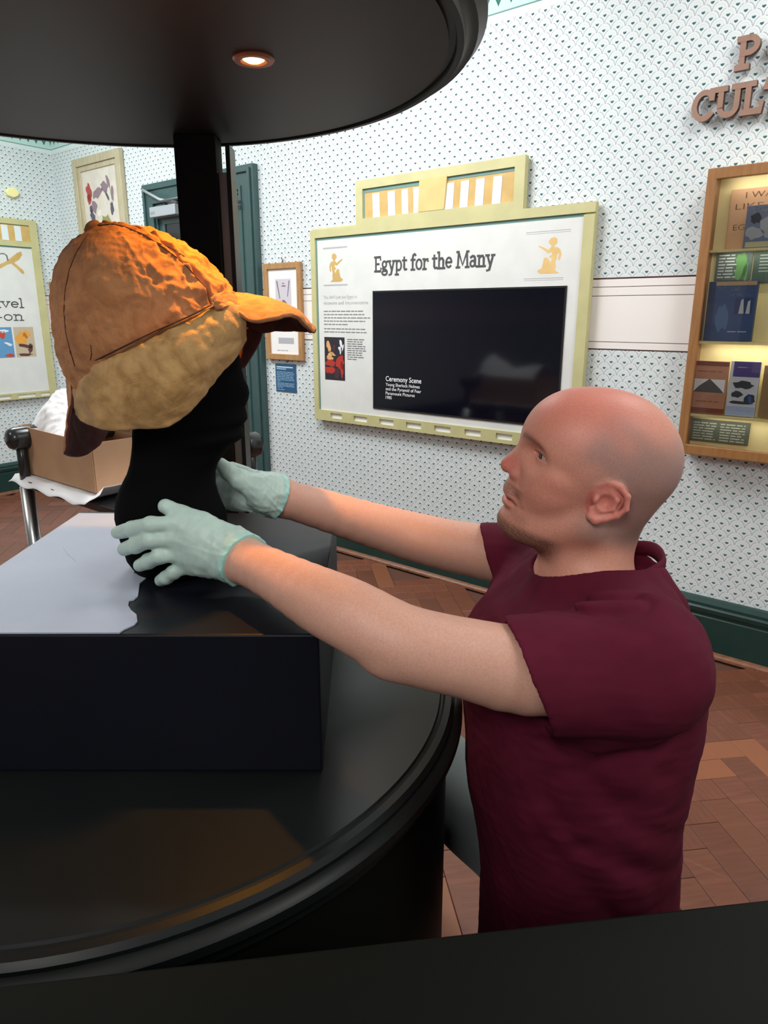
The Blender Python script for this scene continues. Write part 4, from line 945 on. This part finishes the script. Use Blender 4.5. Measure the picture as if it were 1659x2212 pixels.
# second, finer look for the head is not needed at this voxel; tint the skin by where it is on the person
q = tohead(V.astype(f32)); s = q.copy(); s[:, 1] = np.abs(s[:, 1]); inhead = (q[:, 2] > -.17) & (np.abs(q[:, 0]) < .14) & (np.abs(q[:, 1]) < .1)
def ss(x, a, b): t = np.clip((x - a) / (b - a), 0, 1); return t * t * (3 - 2 * t)
base = np.array(c8(207, 156, 137)); C = np.tile(base, (len(V), 1))
mott = sines(V.astype(f32), 60, 8, 3)[:, None]
C = C * (1 + .025 * mott)
def blend(C, w, col): return C * (1 - w[:, None]) + np.array(col)[None] * w[:, None]
armred = ss(V[:, 2], .9, 1.3) * 0
H_ = inhead.astype(float)
C = blend(C, H_ * .85, c8(212, 146, 126))
C = blend(C, H_ * ss(q[:, 2], .02, .09) * ss(q[:, 0], -.09, .03) * .62, c8(206, 112, 98))                 # sun-reddened crown
C = blend(C, H_ * np.exp(-((q[:, 0] - .112) ** 2 + (q[:, 2] + .012) ** 2) / .00028) * .6, c8(204, 98, 92))     # nose
C = blend(C, H_ * np.exp(-((s[:, 0] - .06) ** 2 + (s[:, 2] + .01) ** 2) / .0009) * .3, c8(208, 116, 102))
wob = .006 * sines(V.astype(f32), 70, 5, 12); stub = ss(q[:, 0] + wob, .030, -.020) * ss(q[:, 2], -.075, -.045) * ss(q[:, 2] + wob, .105, .058)
stub = np.maximum(stub, ss(q[:, 0] + wob, .058, .018) * ss(q[:, 2] + wob, .012, .045) * ss(q[:, 2] + wob, .095, .055) * .9)
earm = np.sqrt(((s[:, 0] + .008) / .026) ** 2 + ((s[:, 2] + .004) / .030) ** 2) < 1.0
stub = stub * (1 - earm)
C = blend(C, H_ * stub * .72, c8(140, 116, 112)); C = blend(C, H_ * stub * ss(q[:, 2], .0, -.05) * ss(q[:, 0], -.03, -.06) * .6, c8(104, 80, 70))
C = blend(C, H_ * ss(np.sqrt(((s[:, 0] + .008) / .026) ** 2 + ((s[:, 2] + .004) / .030) ** 2), 1.05, .85) * .6, c8(206, 112, 104))
beard = ss(q[:, 2], -.074, -.088) * ss(q[:, 2], -.128, -.112) * ss(q[:, 0], .004, .035)
beard = np.maximum(beard, ss(q[:, 2], -.060, -.072) * ss(q[:, 0], .06, .075) * .35); beard = np.maximum(beard, ss(q[:, 2], -.034, -.038) * ss(q[:, 2], -.051, -.047) * ss(q[:, 0], .078, .088) * .7)
grain = .75 + .25 * np.tanh(sines(V.astype(f32), 2300, 7, 8))
C = blend(C, H_ * beard * grain * .92, c8(78, 56, 44))
lips = ss(q[:, 2], -.0695, -.067) * ss(q[:, 2], -.0475, -.0505) * ss(q[:, 0], .084, .090) * ss(s[:, 1], .024, .018)
C = blend(C, H_ * lips * .5, c8(198, 116, 106))
mouth = np.exp(-((q[:, 2] + .0557 + s[:, 1] * .1) / .0014) ** 2) * ss(q[:, 0], .070, .078) * ss(s[:, 1], .0265, .024)
C = blend(C, H_ * mouth * .8, c8(92, 44, 40))
by = s[:, 2] - (.0335 + .06 * (.045 - s[:, 1]) * 0 - .30 * (s[:, 1] - .03) ** 2 / .03)
brow = np.exp(-(by / .0046) ** 2) * ss(s[:, 1], .010, .016) * ss(s[:, 1], .056, .046) * ss(q[:, 0], .055, .062)
C = blend(C, H_ * brow * grain * .9, c8(84, 52, 38))
de = np.linalg.norm(s - np.array(EYE, f32), axis=1); lash = ss(de, .0160, .0142) * np.exp(-((s[:, 2] - .0208) / .0018) ** 2) * ss(s[:, 0], .060, .068)
C = blend(C, H_ * lash * .75, c8(62, 38, 32))
skin = mat('skin', (.6, .4, .3), .48, bump=.12, bscale=900, bdist=.0006, sss=.12, spec=.4); S.T = skin.node_tree
va = skin.node_tree.nodes.new('ShaderNodeVertexColor'); va.layer_name = 'tint'; nz = noise(400, 3, .6)
cc = mixc(smooth(nz, .3, .7), (.93, .93, .93), (1.06, 1.05, 1.05)); mx = skin.node_tree.nodes.new('ShaderNodeMix'); mx.data_type = 'RGBA'; mx.blend_type = 'MULTIPLY'; mx.inputs[0].default_value = 1
skin.node_tree.links.new(va.outputs[0], mx.inputs[6]); skin.node_tree.links.new(cc.s, mx.inputs[7]); skin.node_tree.links.new(mx.outputs[2], skin.node_tree.nodes['Principled BSDF'].inputs['Base Color'])
man = empty('person', (.285, .88, 0), 'crouching bald man in a wine-red T-shirt steadying the black head form with gloved hands', 'person')
body = npmesh('body', V, Q, skin); col_attr(body, C)

# eyes
def eyeball(sgn):
    c = HW(EYE[0], EYE[1] * sgn, EYE[2]); R = .0126; look = Vector((-.93, -.06, .16)).normalized(); n = 28; V = []; Fs = []
    a = np.array(look); b = np.cross(a, [0, 0, 1.]); b /= np.linalg.norm(b); e = np.cross(a, b)
    for i in range(n + 1):
        th = math.pi * i / n
        for j in range(n): ph = 2 * math.pi * j / n; V.append(c + R * (a * math.cos(th) + math.sin(th) * (b * math.cos(ph) + e * math.sin(ph))))
    for i in range(n):
        for j in range(n): Fs.append((i * n + j, i * n + (j + 1) % n, (i + 1) * n + (j + 1) % n, (i + 1) * n + j))
    o = raw('eye', V, Fs, [mat('eye_white', c8(176, 152, 142), .2), mat('iris', c8(58, 52, 46), .1), mat('pupil', (.003, .003, .003), .08)], None, True)
    for p in o.data.polygons:
        k = p.index // n; p.material_index = 2 if k < 2 else (1 if k < 5 else 0)
    return o
eyes = [eyeball(1), eyeball(-1)]

# ---- shirt
SEC = np.array([(.40, .29, .140, .175), (.55, .288, .138, .172), (.65, .277, .140, .172), (.75, .268, .150, .178), (.85, .268, .156, .182), (.95, .268, .155, .185), (1.0, .272, .128, .170), (1.03, .280, .105, .140), (1.065, .287, .080, .085), (1.09, .29, .060, .06)])
RC = np.array([.286, .885, 1.060]); RX, RY = .080, .070
ringn = np.array([-.23, 0, 1.]); ringn /= np.linalg.norm(ringn)
def plane3(a, b, c, towards):
    n_ = np.cross(b - a, c - a); n_ /= np.linalg.norm(n_); return n_ if n_ @ (towards - a) > 0 else -n_
nhn = plane3(U(1086, 1338, .695), U(1143, 1462, .638), U(1199, 1602, .672), NARM[4]); NHEM = U(1125, 1440, .700); NHEM = NHEM - nhn * ((NHEM - U(1143, 1462, .638)) @ nhn)
fhn = plane3(U(1036, 1130, 1.07), U(1050, 1190, 1.022), U(1076, 1254, 1.045), FARM[3]); FHEM = U(1050, 1190, 1.07); FHEM = FHEM - fhn * ((FHEM - U(1050, 1190, 1.022)) @ fhn)
FOLD = [([(1180, 1262, .80), (1250, 1275, .76), (1330, 1285, .74), (1410, 1310, .75), (1465, 1370, .79)], .0055, .009), ([(1190, 1290, .76), (1270, 1300, .72), (1370, 1320, .71), (1440, 1370, .72), (1480, 1430, .75)], .0075, .009), ([(1150, 1310, .75), (1210, 1305, .73), (1300, 1318, .70)], .004, .009),
        ([(1490, 1420, .78), (1470, 1470, .74), (1440, 1530, .72), (1400, 1580, .71)], .006, .011), ([(1420, 1600, .73), (1370, 1640, .71), (1330, 1690, .70)], .0025, .018), ([(1455, 1640, .78), (1430, 1700, .74), (1380, 1690, .71), (1340, 1660, .70)], .003, .016),
        ([(1235, 1720, .70), (1290, 1790, .70), (1370, 1830, .71), (1440, 1820, .76)], .004, .017), ([(1250, 1830, .70), (1310, 1880, .70), (1370, 1950, .71)], .003, .02), ([(1110, 1790, .72), (1160, 1780, .71), (1220, 1800, .70)], .002, .02), ([(1230, 1580, .70), (1300, 1605, .69), (1390, 1590, .69)], .0025, .018),
        ([(1500, 1330, .86), (1480, 1300, .84), (1440, 1250, .84)], .005, .012), ([(1140, 1260, .86), (1120, 1330, .84), (1085, 1400, .83)], .004, .012), ([(1110, 1215, .93), (1090, 1270, .92), (1070, 1330, .90)], .004, .012), ([(1145, 1200, .93), (1125, 1255, .90), (1120, 1300, .88)], .004, .010)]
FOLD = [([U(*x).astype(f32) for x in a], b, c) for a, b, c in FOLD]
def shirt_sdf(p):
    z = p[:, 2]; cx_ = np.interp(z, SEC[:, 0], SEC[:, 1]); a = np.interp(z, SEC[:, 0], SEC[:, 2]); b = np.interp(z, SEC[:, 0], SEC[:, 3])
    x = (p[:, 0] - cx_) / a; y = (p[:, 1] - .877) / b; r = (np.abs(x) ** 2.3 + np.abs(y) ** 2.3) ** (1 / 2.3)
    d = (r - 1) * np.minimum(a, b) * .93; d = np.maximum(d, z - 1.085)
    sl = smin(cone(p, (.278, .80, 1.012), SN, .062, .074), cone(p, SN, NHEM + nhn * .03, .076, .067), .03)
    sf = smin(cone(p, (.272, .95, 1.012), SFa, .058, .066), cone(p, SFa, FHEM + fhn * .03, .066, .055), .03)
    sl0, sf0 = sl, sf
    fo = sines(p, 26, 5, 21) * .0016 + sines(p * np.array([1, 1, .45], f32), 60, 5, 4) * .0011 + sines(p * np.array([.5, 1, 1.3], f32), 95, 5, 14, True) * .0005
    sl = np.maximum(sl, (p - NHEM.astype(f32)) @ nhn.astype(f32) - .002 * np.sin(40 * z)); sf = np.maximum(sf, (p - FHEM.astype(f32)) @ fhn.astype(f32))
    dt = d; pn_ = (p - NHEM.astype(f32)) @ nhn.astype(f32); pf_ = (p - FHEM.astype(f32)) @ fhn.astype(f32)
    d = smin(d, sl, .028); d = smin(d, sf, .028)
    d = np.maximum(d, -np.maximum(np.maximum(-pn_, .004 - dt), cone(p, NHEM - nhn * .02, NHEM + nhn * .2, .13, .13)))
    d = np.maximum(d, -np.maximum(np.maximum(-pf_, .004 - dt), cone(p, FHEM - fhn * .02, FHEM + fhn * .2, .11, .11)))
    near = np.abs(d) < .03
    if near.any():
        q = p[near]; f = fo[near].copy()
        for pts, amp, w in FOLD:
            c = chain(q, pts, [0] * len(pts), 0); f += amp * np.clip(np.minimum(np.linalg.norm(q - pts[0], axis=1), np.linalg.norm(q - pts[-1], axis=1)) / .035, 0, 1) * (np.exp(-(c / w) ** 2) - .7 * np.exp(-((c - 1.7 * w) / (.8 * w)) ** 2))
        d[near] -= f
    # hollow sleeve ends
    a1 = np.maximum(sl0 + .0066, -((p - NHEM.astype(f32)) @ nhn.astype(f32)) - .05); a2 = np.maximum(sf0 + .0062, -((p - FHEM.astype(f32)) @ fhn.astype(f32)) - .04)
    d = np.maximum(d, -a1); d = np.maximum(d, -a2)
    # neck opening
    rel = p - RC.astype(f32); hgt = rel @ ringn.astype(f32); rr = np.sqrt((rel[:, 0] / RX) ** 2 + (rel[:, 1] / RY) ** 2)
    d = smax(d, -np.maximum((rr - 1) * .07, -(hgt + .035)), .006)
    d = smax(d, hgt - .004 - np.maximum(0, rr - 1.05) * .16, .008)
    d = np.maximum(d, .43 - z)
    return d
V, Q = surface(shirt_sdf, (.0, .58, .42), (.50, 1.16, 1.13), .0026); V = relax(V.astype(float), Q, 2, .5)
print('shirt', len(V), time.time() - T0_)
M['shirt'] = mat('wine_cotton', c8(86, 22, 42), .85, var=.06, vscale=30, bump=.25, bscale=1500, bdist=.0005, spec=.12)
shirt = npmesh('t_shirt', V, Q, M['shirt'])
n = 72; V = []; Fs = []; pr = [(1.02, -.012), (1.055, -.010), (1.06, .0), (1.03, .007), (.99, .007), (.965, .0), (.975, -.012)]
for i in range(n):
    a = 2 * math.pi * i / n
    for k, h in pr:
        x = RX * k * math.cos(a); yv = RY * k * math.sin(a); o_ = RC + np.array([x, yv, 0]); o_[2] += (-ringn[0] / ringn[2]) * x + h - .004 + .002 * math.sin(5 * a); V.append(o_)
K = len(pr)
for i in range(n):
    for k in range(K): Fs.append((i * K + k, ((i + 1) % n) * K + k, ((i + 1) % n) * K + (k + 1) % K, i * K + (k + 1) % K))
collar = fixn(raw('collar', V, Fs, M['shirt'], None, True)); collar.parent = shirt

# ---- trousers and shoes
def pants(p):
    d = ell(p, (.298, .88, .50), (.122, .165, .14))
    for L_ in LEGS: d = smin(d, chain(p, [L_[0], L_[1], L_[1] + np.array([.01, 0, -.05]), L_[2]], [.105, .085, .078, .062], .03), .04)
    d = d - sines(p, 35, 4, 5) * .003
    return np.maximum(d, np.maximum(p[:, 2] - .56, .09 - p[:, 2]))
V, Q = surface(pants, (-.06, .42, .05), (.5, 1.52, .70), .005); V = relax(V.astype(float), Q, 2)
M['trousers'] = mat('grey_trousers', c8(92, 98, 98), .8, var=.08, bump=.2, bscale=900, sheen=.1)
trs = npmesh('trousers', V, Q, M['trousers'])
shoes = []
for L_ in LEGS:
    a = L_[3]
    def sh(p): return np.maximum(smin(ell(p, (a[0] - .05, a[1], .035), (.13, .045, .05)), cone(p, (a[0] + .02, a[1], .05), (a[0] + .02, a[1], .10), .042, .045), .03), .0 - p[:, 2] + .002)
    V, Q = surface(sh, (a[0] - .25, a[1] - .1, -.02), (a[0] + .15, a[1] + .1, .17), .006); shoes.append(npmesh('shoe', relax(V.astype(float), Q, 1), Q, M['blackplastic']))

# ---- gloves
def glove(Hd, cuff, cn, arm, rad, seed):
    cf, nn_ = cuff.astype(f32), (cn / np.linalg.norm(cn)).astype(f32)
    def fn(p):
        d = hand_sdf(p, Hd, .0018); d = smin(d, cone(p, Hd['wrist'] + cn / np.linalg.norm(cn) * .02, cuff + cn / np.linalg.norm(cn) * -.004, .0305, rad), .016) - .0006
        t = (p - cf) @ nn_                                   # >0 towards the fingers
        wr = np.exp(-np.maximum(t, 0) / .05) * (.35 * np.sin(t * 900 + 2.5 * sines(p, 70, 4, seed)) * .0009 + sines(p, 190, 7, seed, True) * .0013) + sines(p, 110, 5, seed + 1) * .0005
        d = d - wr
        d = smin(d, np.maximum(np.abs(t - .003) - .003, np.abs(d) - .0008) * .9, .0015)
        return np.maximum(d, -t)
    cs = np.array([U(*x) for fi in Hd['fi'] for x in fi] + [U(*x) for x in Hd['th']] + [cuff]); V, Q = surface(fn, cs.min(0) - .045, cs.max(0) + .045, .0014)
    return V, Q
mg_ = mat('nitrile_glove', c8(182, 203, 195), .42, bump=.25, bscale=260, bdist=.0008, spec=.4, sss=.05, var=.05, vscale=40)
nc = U(531, 1211, .864); ncd = NARM[-1] - NARM[-2]; ncd = ncd / np.linalg.norm(ncd) + np.array([-.10, 0, .22])
V, Q = glove(NH, nc, ncd, None, .0325, 31); gl1 = npmesh('latex_glove', V, Q, mg_)
fc = U(604, 1073, 1.05); fcd = FARM[-1] - FARM[-2]
V, Q = glove(FH, fc, fcd, None, .0305, 37); gl2 = npmesh('latex_glove', V, Q, mg_)
print('gloves', len(V), time.time() - T0_)
M['cuff'] = mat('glove_cuff_aqua', c8(164, 210, 202), .4, sss=.05)
for g_, c_, n_ in ((gl1, nc, ncd), (gl2, fc, fcd)):
    g_.data.materials.append(M['cuff']); n_ = n_ / np.linalg.norm(n_); co = np.empty(len(g_.data.polygons) * 3); g_.data.polygons.foreach_get('center', co)
    g_.data.polygons.foreach_set('material_index', (((co.reshape(-1, 3) - c_) @ n_) < .0065).astype(np.int32))
adopt(man, body, shirt, trs, gl1, gl2, *eyes, *shoes)

# ---------------------------------------------------------------- black head form
SL = [(1268, 302, 484), (1262, 300, 486), (1200, 278, 489), (1150, 262, 490), (1112, 253, 488), (1090, 253, 478), (1070, 256, 470), (1048, 264, 464), (1020, 278, 464), (1000, 284, 470), (980, 287, 484), (962, 289, 500), (950, 290, 518), (942, 290, 527), (932, 290, 526), (922, 291, 520), (914, 291, 528), (905, 291, 534), (895, 291, 533), (880, 289, 529), (862, 286, 536), (850, 280, 538), (835, 268, 535), (820, 250, 527), (800, 228, 521), (770, 208, 516), (740, 196, 508), (700, 188, 496), (660, 190, 480), (620, 202, 460), (580, 225, 430), (550, 255, 395), (530, 285, 360)]
V = []; n = 56; YC = .98
for y, xa, xb in SL:
    pa, pb = U(xa, y, YC), U(xb, y, YC); c = (pa + pb) / 2; ha = (pb[0] - pa[0]) / 2; z = max(c[2], CH - .36 + .0)
    by_ = min(ha * .86, .078) if y < 1000 else ha * .9
    for i in range(n):
        t = 2 * math.pi * i / n; cx_, sy_ = math.cos(t), math.sin(t); k = 1.0 - (.22 * max(0, cx_) ** 2 if y < 975 and y > 800 else 0)
        V.append((c[0] + ha * cx_, YC + by_ * sy_ * k, z))
V0z = V[0][2]
V = [(a, b, max(c, V0z)) for a, b, c in V]
dz = (CH - .36) - V0z; V = [(a, b, c + dz) if abs(c - V0z) < 1e-6 else (a, b, c) for a, b, c in V]
K = len(SL); Fs = [(k * n + i, k * n + (i + 1) % n, (k + 1) * n + (i + 1) % n, (k + 1) * n + i) for k in range(K - 1) for i in range(n)] + [tuple(range(n))[::-1], tuple(range((K - 1) * n, K * n))]
hform = fixn(raw('head_form', V, Fs, M['velvet'], None, True)); tag(hform, 'black velvet head form standing on the square plinth under the hat', 'mannequin head')

# ---------------------------------------------------------------- deerstalker hat
def felt(name, c1, c2, rough=.9):
    m = mat(name, c1, rough, spec=.25, sheen=.1); t = m.node_tree; S.T = t
    n1 = noise(26, 5, .65, dist=.8); c = mixc(smooth(n1, .3, .7), c1, c2); t.links.new(c.s, t.nodes['Principled BSDF'].inputs['Base Color'])
    n2 = noise(150, 6, .7); add_bump(t, n2 * .6 + n1 * .8, .7, .0035); return m
M['crown'] = felt('tan_felt', c8(180, 124, 82), c8(150, 98, 62)); M['flap'] = felt('ochre_felt', c8(186, 146, 94), c8(152, 114, 66), .62); M['lining'] = mat('dark_lining', c8(78, 36, 34), .9, bump=.2, bscale=300)
hO = U(328, 728, YC); ang = math.radians(26.5); ha_ = np.array([math.cos(ang), 0, math.sin(ang)]); hn_ = np.array([-math.sin(ang), 0, math.cos(ang)])
def hc(x, y): v = U(x, y, YC) - hO; return v @ ha_, v @ hn_
OB = sorted([hc(*q)[::-1] for q in [(163, 828), (150, 812), (135, 775), (126, 710), (123, 650), (130, 595), (148, 545), (172, 510), (205, 487)]])
OF = sorted([hc(*q)[::-1] for q in [(520, 645), (508, 632), (500, 612), (475, 585), (430, 545), (385, 515), (330, 491), (285, 482), (250, 479)]])
bt = max(hc(230, 478)[1], hc(250, 479)[1]) ; n = 440; lev = [-.034 + .034 * i / 26 for i in range(26)] + [bt * (1 - (1 - i / 130) ** 2.2) for i in range(131)]
def ext(tab, b, top): b_ = [t[0] for t in tab]; a_ = [t[1] for t in tab]; return np.interp(b, b_ + [bt * 1.001], a_ + [top])
atop = hc(222, 478)[0]; V = []
for b in lev:
    aB, aF = ext(OB, b, atop), ext(OF, b, atop); c = (aB + aF) / 2; h = max((aF - aB) / 2, .0005)
    L2 = (.098 + min(0, b) * .12) * math.sqrt(max(0, 1 - (max(0, b - .02) / (bt - .02)) ** 2.3)) + .0003
    for i in range(n):
        t = 2 * math.pi * i / n; V.append(hO + ha_ * (c + h * math.cos(t)) + hn_ * b + np.array([0, L2 * math.sin(t), 0]))
V = np.array(V); K = len(lev); Q = np.array([(k * n + i, k * n + (i + 1) % n, (k + 1) * n + (i + 1) % n, (k + 1) * n + i) for k in range(K - 1) for i in range(n)])
V = relax(V, Q, 2, .4)
btn = U(205, 489, YC); w = btn - (hO + hn_ * .02); w /= np.linalg.norm(w); r1 = np.array([0, -1., 0]); r1 -= w * (r1 @ w); r1 /= np.linalg.norm(r1); r2 = np.cross(w, r1)
v = V - (hO + hn_ * .02); az = np.degrees(np.arctan2(v @ r2, v @ r1)); rad = np.linalg.norm(v - (v @ w)[:, None] * w, axis=1)
nrm = v / np.linalg.norm(v, axis=1)[:, None]; off = np.zeros(len(V)); p32 = V.astype(f32)
for sa in (64, -66, 112, -112, 158, -158):
    dd_ = np.radians((az - sa + 180) % 360 - 180) * rad; dd_ = dd_ + .0022 * sines(p32, 90, 4, 77); off += -.0065 * np.exp(-(dd_ / .0021) ** 2) + .0024 * np.exp(-((np.abs(dd_) - .0055) / .0035) ** 2)
front = ss(v @ ha_, .02, .10)
off += sines(p32, 45, 6, 2) * .0014 + sines(p32, 320, 7, 55, True) * .0004 + sines(p32, 170, 7, 5, True) * (.0005 + .0012 * front) + sines(p32, 90, 6, 9, True) * (.0006 + .0017 * front)
V = V + nrm * off[:, None]
hat = empty('deerstalker_hat', tuple(hO), 'brown deerstalker hat on the black head form, lit orange at its peak', 'hat')
crown = npmesh('crown', V, Q, M['crown'])
from mathutils.bvhtree import BVHTree
bvh = BVHTree.FromPolygons([tuple(x) for x in V], [tuple(int(i) for i in x) for x in Q])
M['thread'] = mat('seam_thread', c8(62, 34, 24), .9)
def seam(pxs, r=.0007):
    pts = []
    for i in range(len(pxs) - 1):
        for t in (0, .25, .5, .75):
            x = pxs[i][0] * (1 - t) + pxs[i + 1][0] * t; y = pxs[i][1] * (1 - t) + pxs[i + 1][1] * t
            rr_ = ray(x, y); h_ = bvh.ray_cast(Vector((0, 0, CH)), Vector(rr_))[0]
            if h_ is not None: pts.append(np.array(h_) - rr_ / np.linalg.norm(rr_) * .0001)
    return tube('seam', pts, r, M['thread'], n=6) if len(pts) > 3 else None
SM = [seam([(188, 510), (165, 545), (150, 582), (141, 625), (138, 671), (142, 718), (151, 755), (163, 797)]), seam([(205, 489), (246, 484), (273, 491), (311, 507), (350, 533), (381, 556), (408, 580), (430, 606), (452, 632)], .0008),
      seam([(150, 758), (158, 776), (163, 797)], .0007), seam([(196, 745), (198, 765), (194, 782)], .0006), seam([(330, 520), (368, 536), (410, 560)], .0006)]
def patch(name, rows, m, up=12, th=.006, amp=(.0012, .0008), seed=0, m2=None):
    G = np.array([[U(*c) for c in r] for r in rows])
    def cr_(a, k):
        a = np.concatenate([[2 * a[0] - a[1]], a, [2 * a[-1] - a[-2]]]); out = []
        for i in range(1, len(a) - 2):
            for s_ in range(k):
                t = s_ / k; out.append(.5 * (2 * a[i] + (a[i + 1] - a[i - 1]) * t + (2 * a[i - 1] - 5 * a[i] + 4 * a[i + 1] - a[i + 2]) * t * t + (-a[i - 1] + 3 * a[i] - 3 * a[i + 1] + a[i + 2]) * t ** 3))
        out.append(a[-2]); return np.array(out)
    G = cr_(G, up); G = np.transpose(cr_(np.transpose(G, (1, 0, 2)), up), (1, 0, 2)); R_, C_ = G.shape[:2]
    du = np.gradient(G, axis=0); dv = np.gradient(G, axis=1); nn_ = np.cross(du, dv); nn_ /= np.linalg.norm(nn_, axis=2)[..., None] + 1e-9
    P = G.reshape(-1, 3); p_ = P.astype(f32); o_ = sines(p_, 60, 6, seed) * amp[0] + sines(p_, 150, 7, seed + 1, True) * amp[1] + sines(p_, 330, 6, seed + 2, True) * amp[1] * .5
    P = P + nn_.reshape(-1, 3) * o_[:, None]
    Qs = np.array([(i * C_ + j, (i + 1) * C_ + j, (i + 1) * C_ + j + 1, i * C_ + j + 1) for i in range(R_ - 1) for j in range(C_ - 1)])
    o = npmesh(name, P, Qs, m)
    sd = o.modifiers.new('thick', 'SOLIDIFY'); sd.thickness = th; sd.offset = 0; bv_ = o.modifiers.new('sub', 'SUBSURF'); bv_.levels = 1; bv_.render_levels = 1
    if m2: o.data.materials.append(m2); sd.material_offset = 1
    return o
flap = patch('ear_flap', [[(146, 815, .975), (188, 789, .918), (240, 764, .892), (290, 739, .880), (340, 715, .874), (385, 697, .878), (425, 678, .888), (460, 660, .905), (488, 652, .925), (508, 655, .945)],
                          [(148, 832, .965), (188, 818, .900), (240, 802, .877), (293, 785, .864), (345, 766, .858), (390, 748, .862), (430, 724, .874), (468, 695, .893), (498, 675, .915), (522, 668, .940)],
                          [(156, 868, .955), (190, 870, .893), (245, 868, .872), (302, 860, .860), (355, 848, .855), (398, 825, .860), (436, 792, .872), (474, 752, .892), (503, 722, .912), (530, 700, .935)],
                          [(160, 893, .950), (200, 922, .900), (250, 929, .882), (310, 926, .872), (362, 923, .868), (400, 899, .872), (440, 858, .885), (478, 808, .905), (502, 780, .920), (533, 735, .938)]], M['flap'], up=9, th=.007, amp=(.0018, .0012), seed=11, m2=None)
peak = patch('front_peak', [[(500, 668, .930), (494, 655, .945), (505, 636, .98), (520, 655, 1.02), (528, 700, 1.05)], [(545, 696, .915), (545, 668, .935), (555, 643, .98), (562, 662, 1.03), (566, 716, 1.06)],
                            [(588, 690, .912), (592, 671, .937), (602, 656, .98), (607, 672, 1.03), (603, 716, 1.055)], [(630, 682, .925), (634, 676, .945), (640, 677, .98), (645, 688, 1.02), (635, 715, 1.042)],
                            [(655, 704, .950), (662, 702, .96), (667, 702, .98), (670, 706, 1.005), (662, 716, 1.02)], [(672, 719, .968), (677, 717, .973), (679, 716, .98), (678, 718, .99), (673, 720, 1.0)]], M['crown'], up=9, th=.006, amp=(.0016, .0010), seed=15, m2=M['lining'])
back = patch('back_peak', [[(158, 800, .945), (150, 806, .965), (150, 812, .99), (170, 812, 1.04)], [(157, 850, .938), (152, 855, .955), (155, 870, .99), (190, 880, 1.05)], [(151, 905, .932), (149, 915, .95), (170, 925, 1.0), (222, 915, 1.06)], [(146, 950, .932), (143, 962, .95), (172, 965, 1.0), (236, 932, 1.06)], [(144, 972, .938), (144, 982, .95), (178, 986, 1.0), (215, 962, 1.04)]], M['lining'], up=9, th=.006, seed=19, m2=M['crown'])
farf = patch('ear_flap', [[(500, 690, 1.05), (535, 690, 1.055), (572, 700, 1.06)], [(498, 745, 1.045), (530, 745, 1.05), (561, 742, 1.055)], [(500, 800, 1.03), (515, 800, 1.035), (531, 792, 1.04)]], M['lining'], up=8, th=.005, seed=23)
band = patch('band_seam', [[(146, 816, .955), (188, 788, .908), (240, 763, .884), (290, 738, .871), (340, 714, .867), (385, 695, .871), (425, 676, .882), (460, 657, .90), (488, 648, .92), (506, 648, .94)], [(150, 823, .955), (188, 794, .908), (240, 769, .882), (290, 744, .869), (340, 720, .865), (385, 701, .869), (425, 682, .880), (460, 663, .898), (490, 656, .918), (510, 658, .938)]], M['crown'], up=8, th=.004, seed=29)
tie = patch('ribbon_tie', [[(452, 640, .905), (470, 630, .91), (488, 626, .93), (502, 634, .945)], [(456, 652, .897), (472, 648, .900), (492, 645, .918), (508, 648, .94)], [(468, 668, .895), (484, 665, .90), (500, 662, .918), (518, 662, .94)]], M['crown'], up=8, th=.008, amp=(.003, .002), seed=33)
bo = U(200, 492, .975); button = lathe('button', [(0, .007), (.006, .0065), (.011, .003), (.012, -.002), (.009, -.008)], (0, 0, 0), M['crown'], n=24)
button.location = tuple(bo); button.rotation_euler = (0, -math.radians(38), 0)
bs = tube('seam', [U(x, y - 2, D - .004) for x, y, D in [(160, 806, .94), (188, 789, .906), (240, 764, .882), (290, 739, .869), (340, 715, .865), (385, 696, .869), (425, 677, .880), (455, 661, .895)]], .0009, M['thread'], n=6)
adopt(hat, crown, flap, peak, back, farf, band, tie, button, bs, *SM)
print('total', time.time() - T0_)
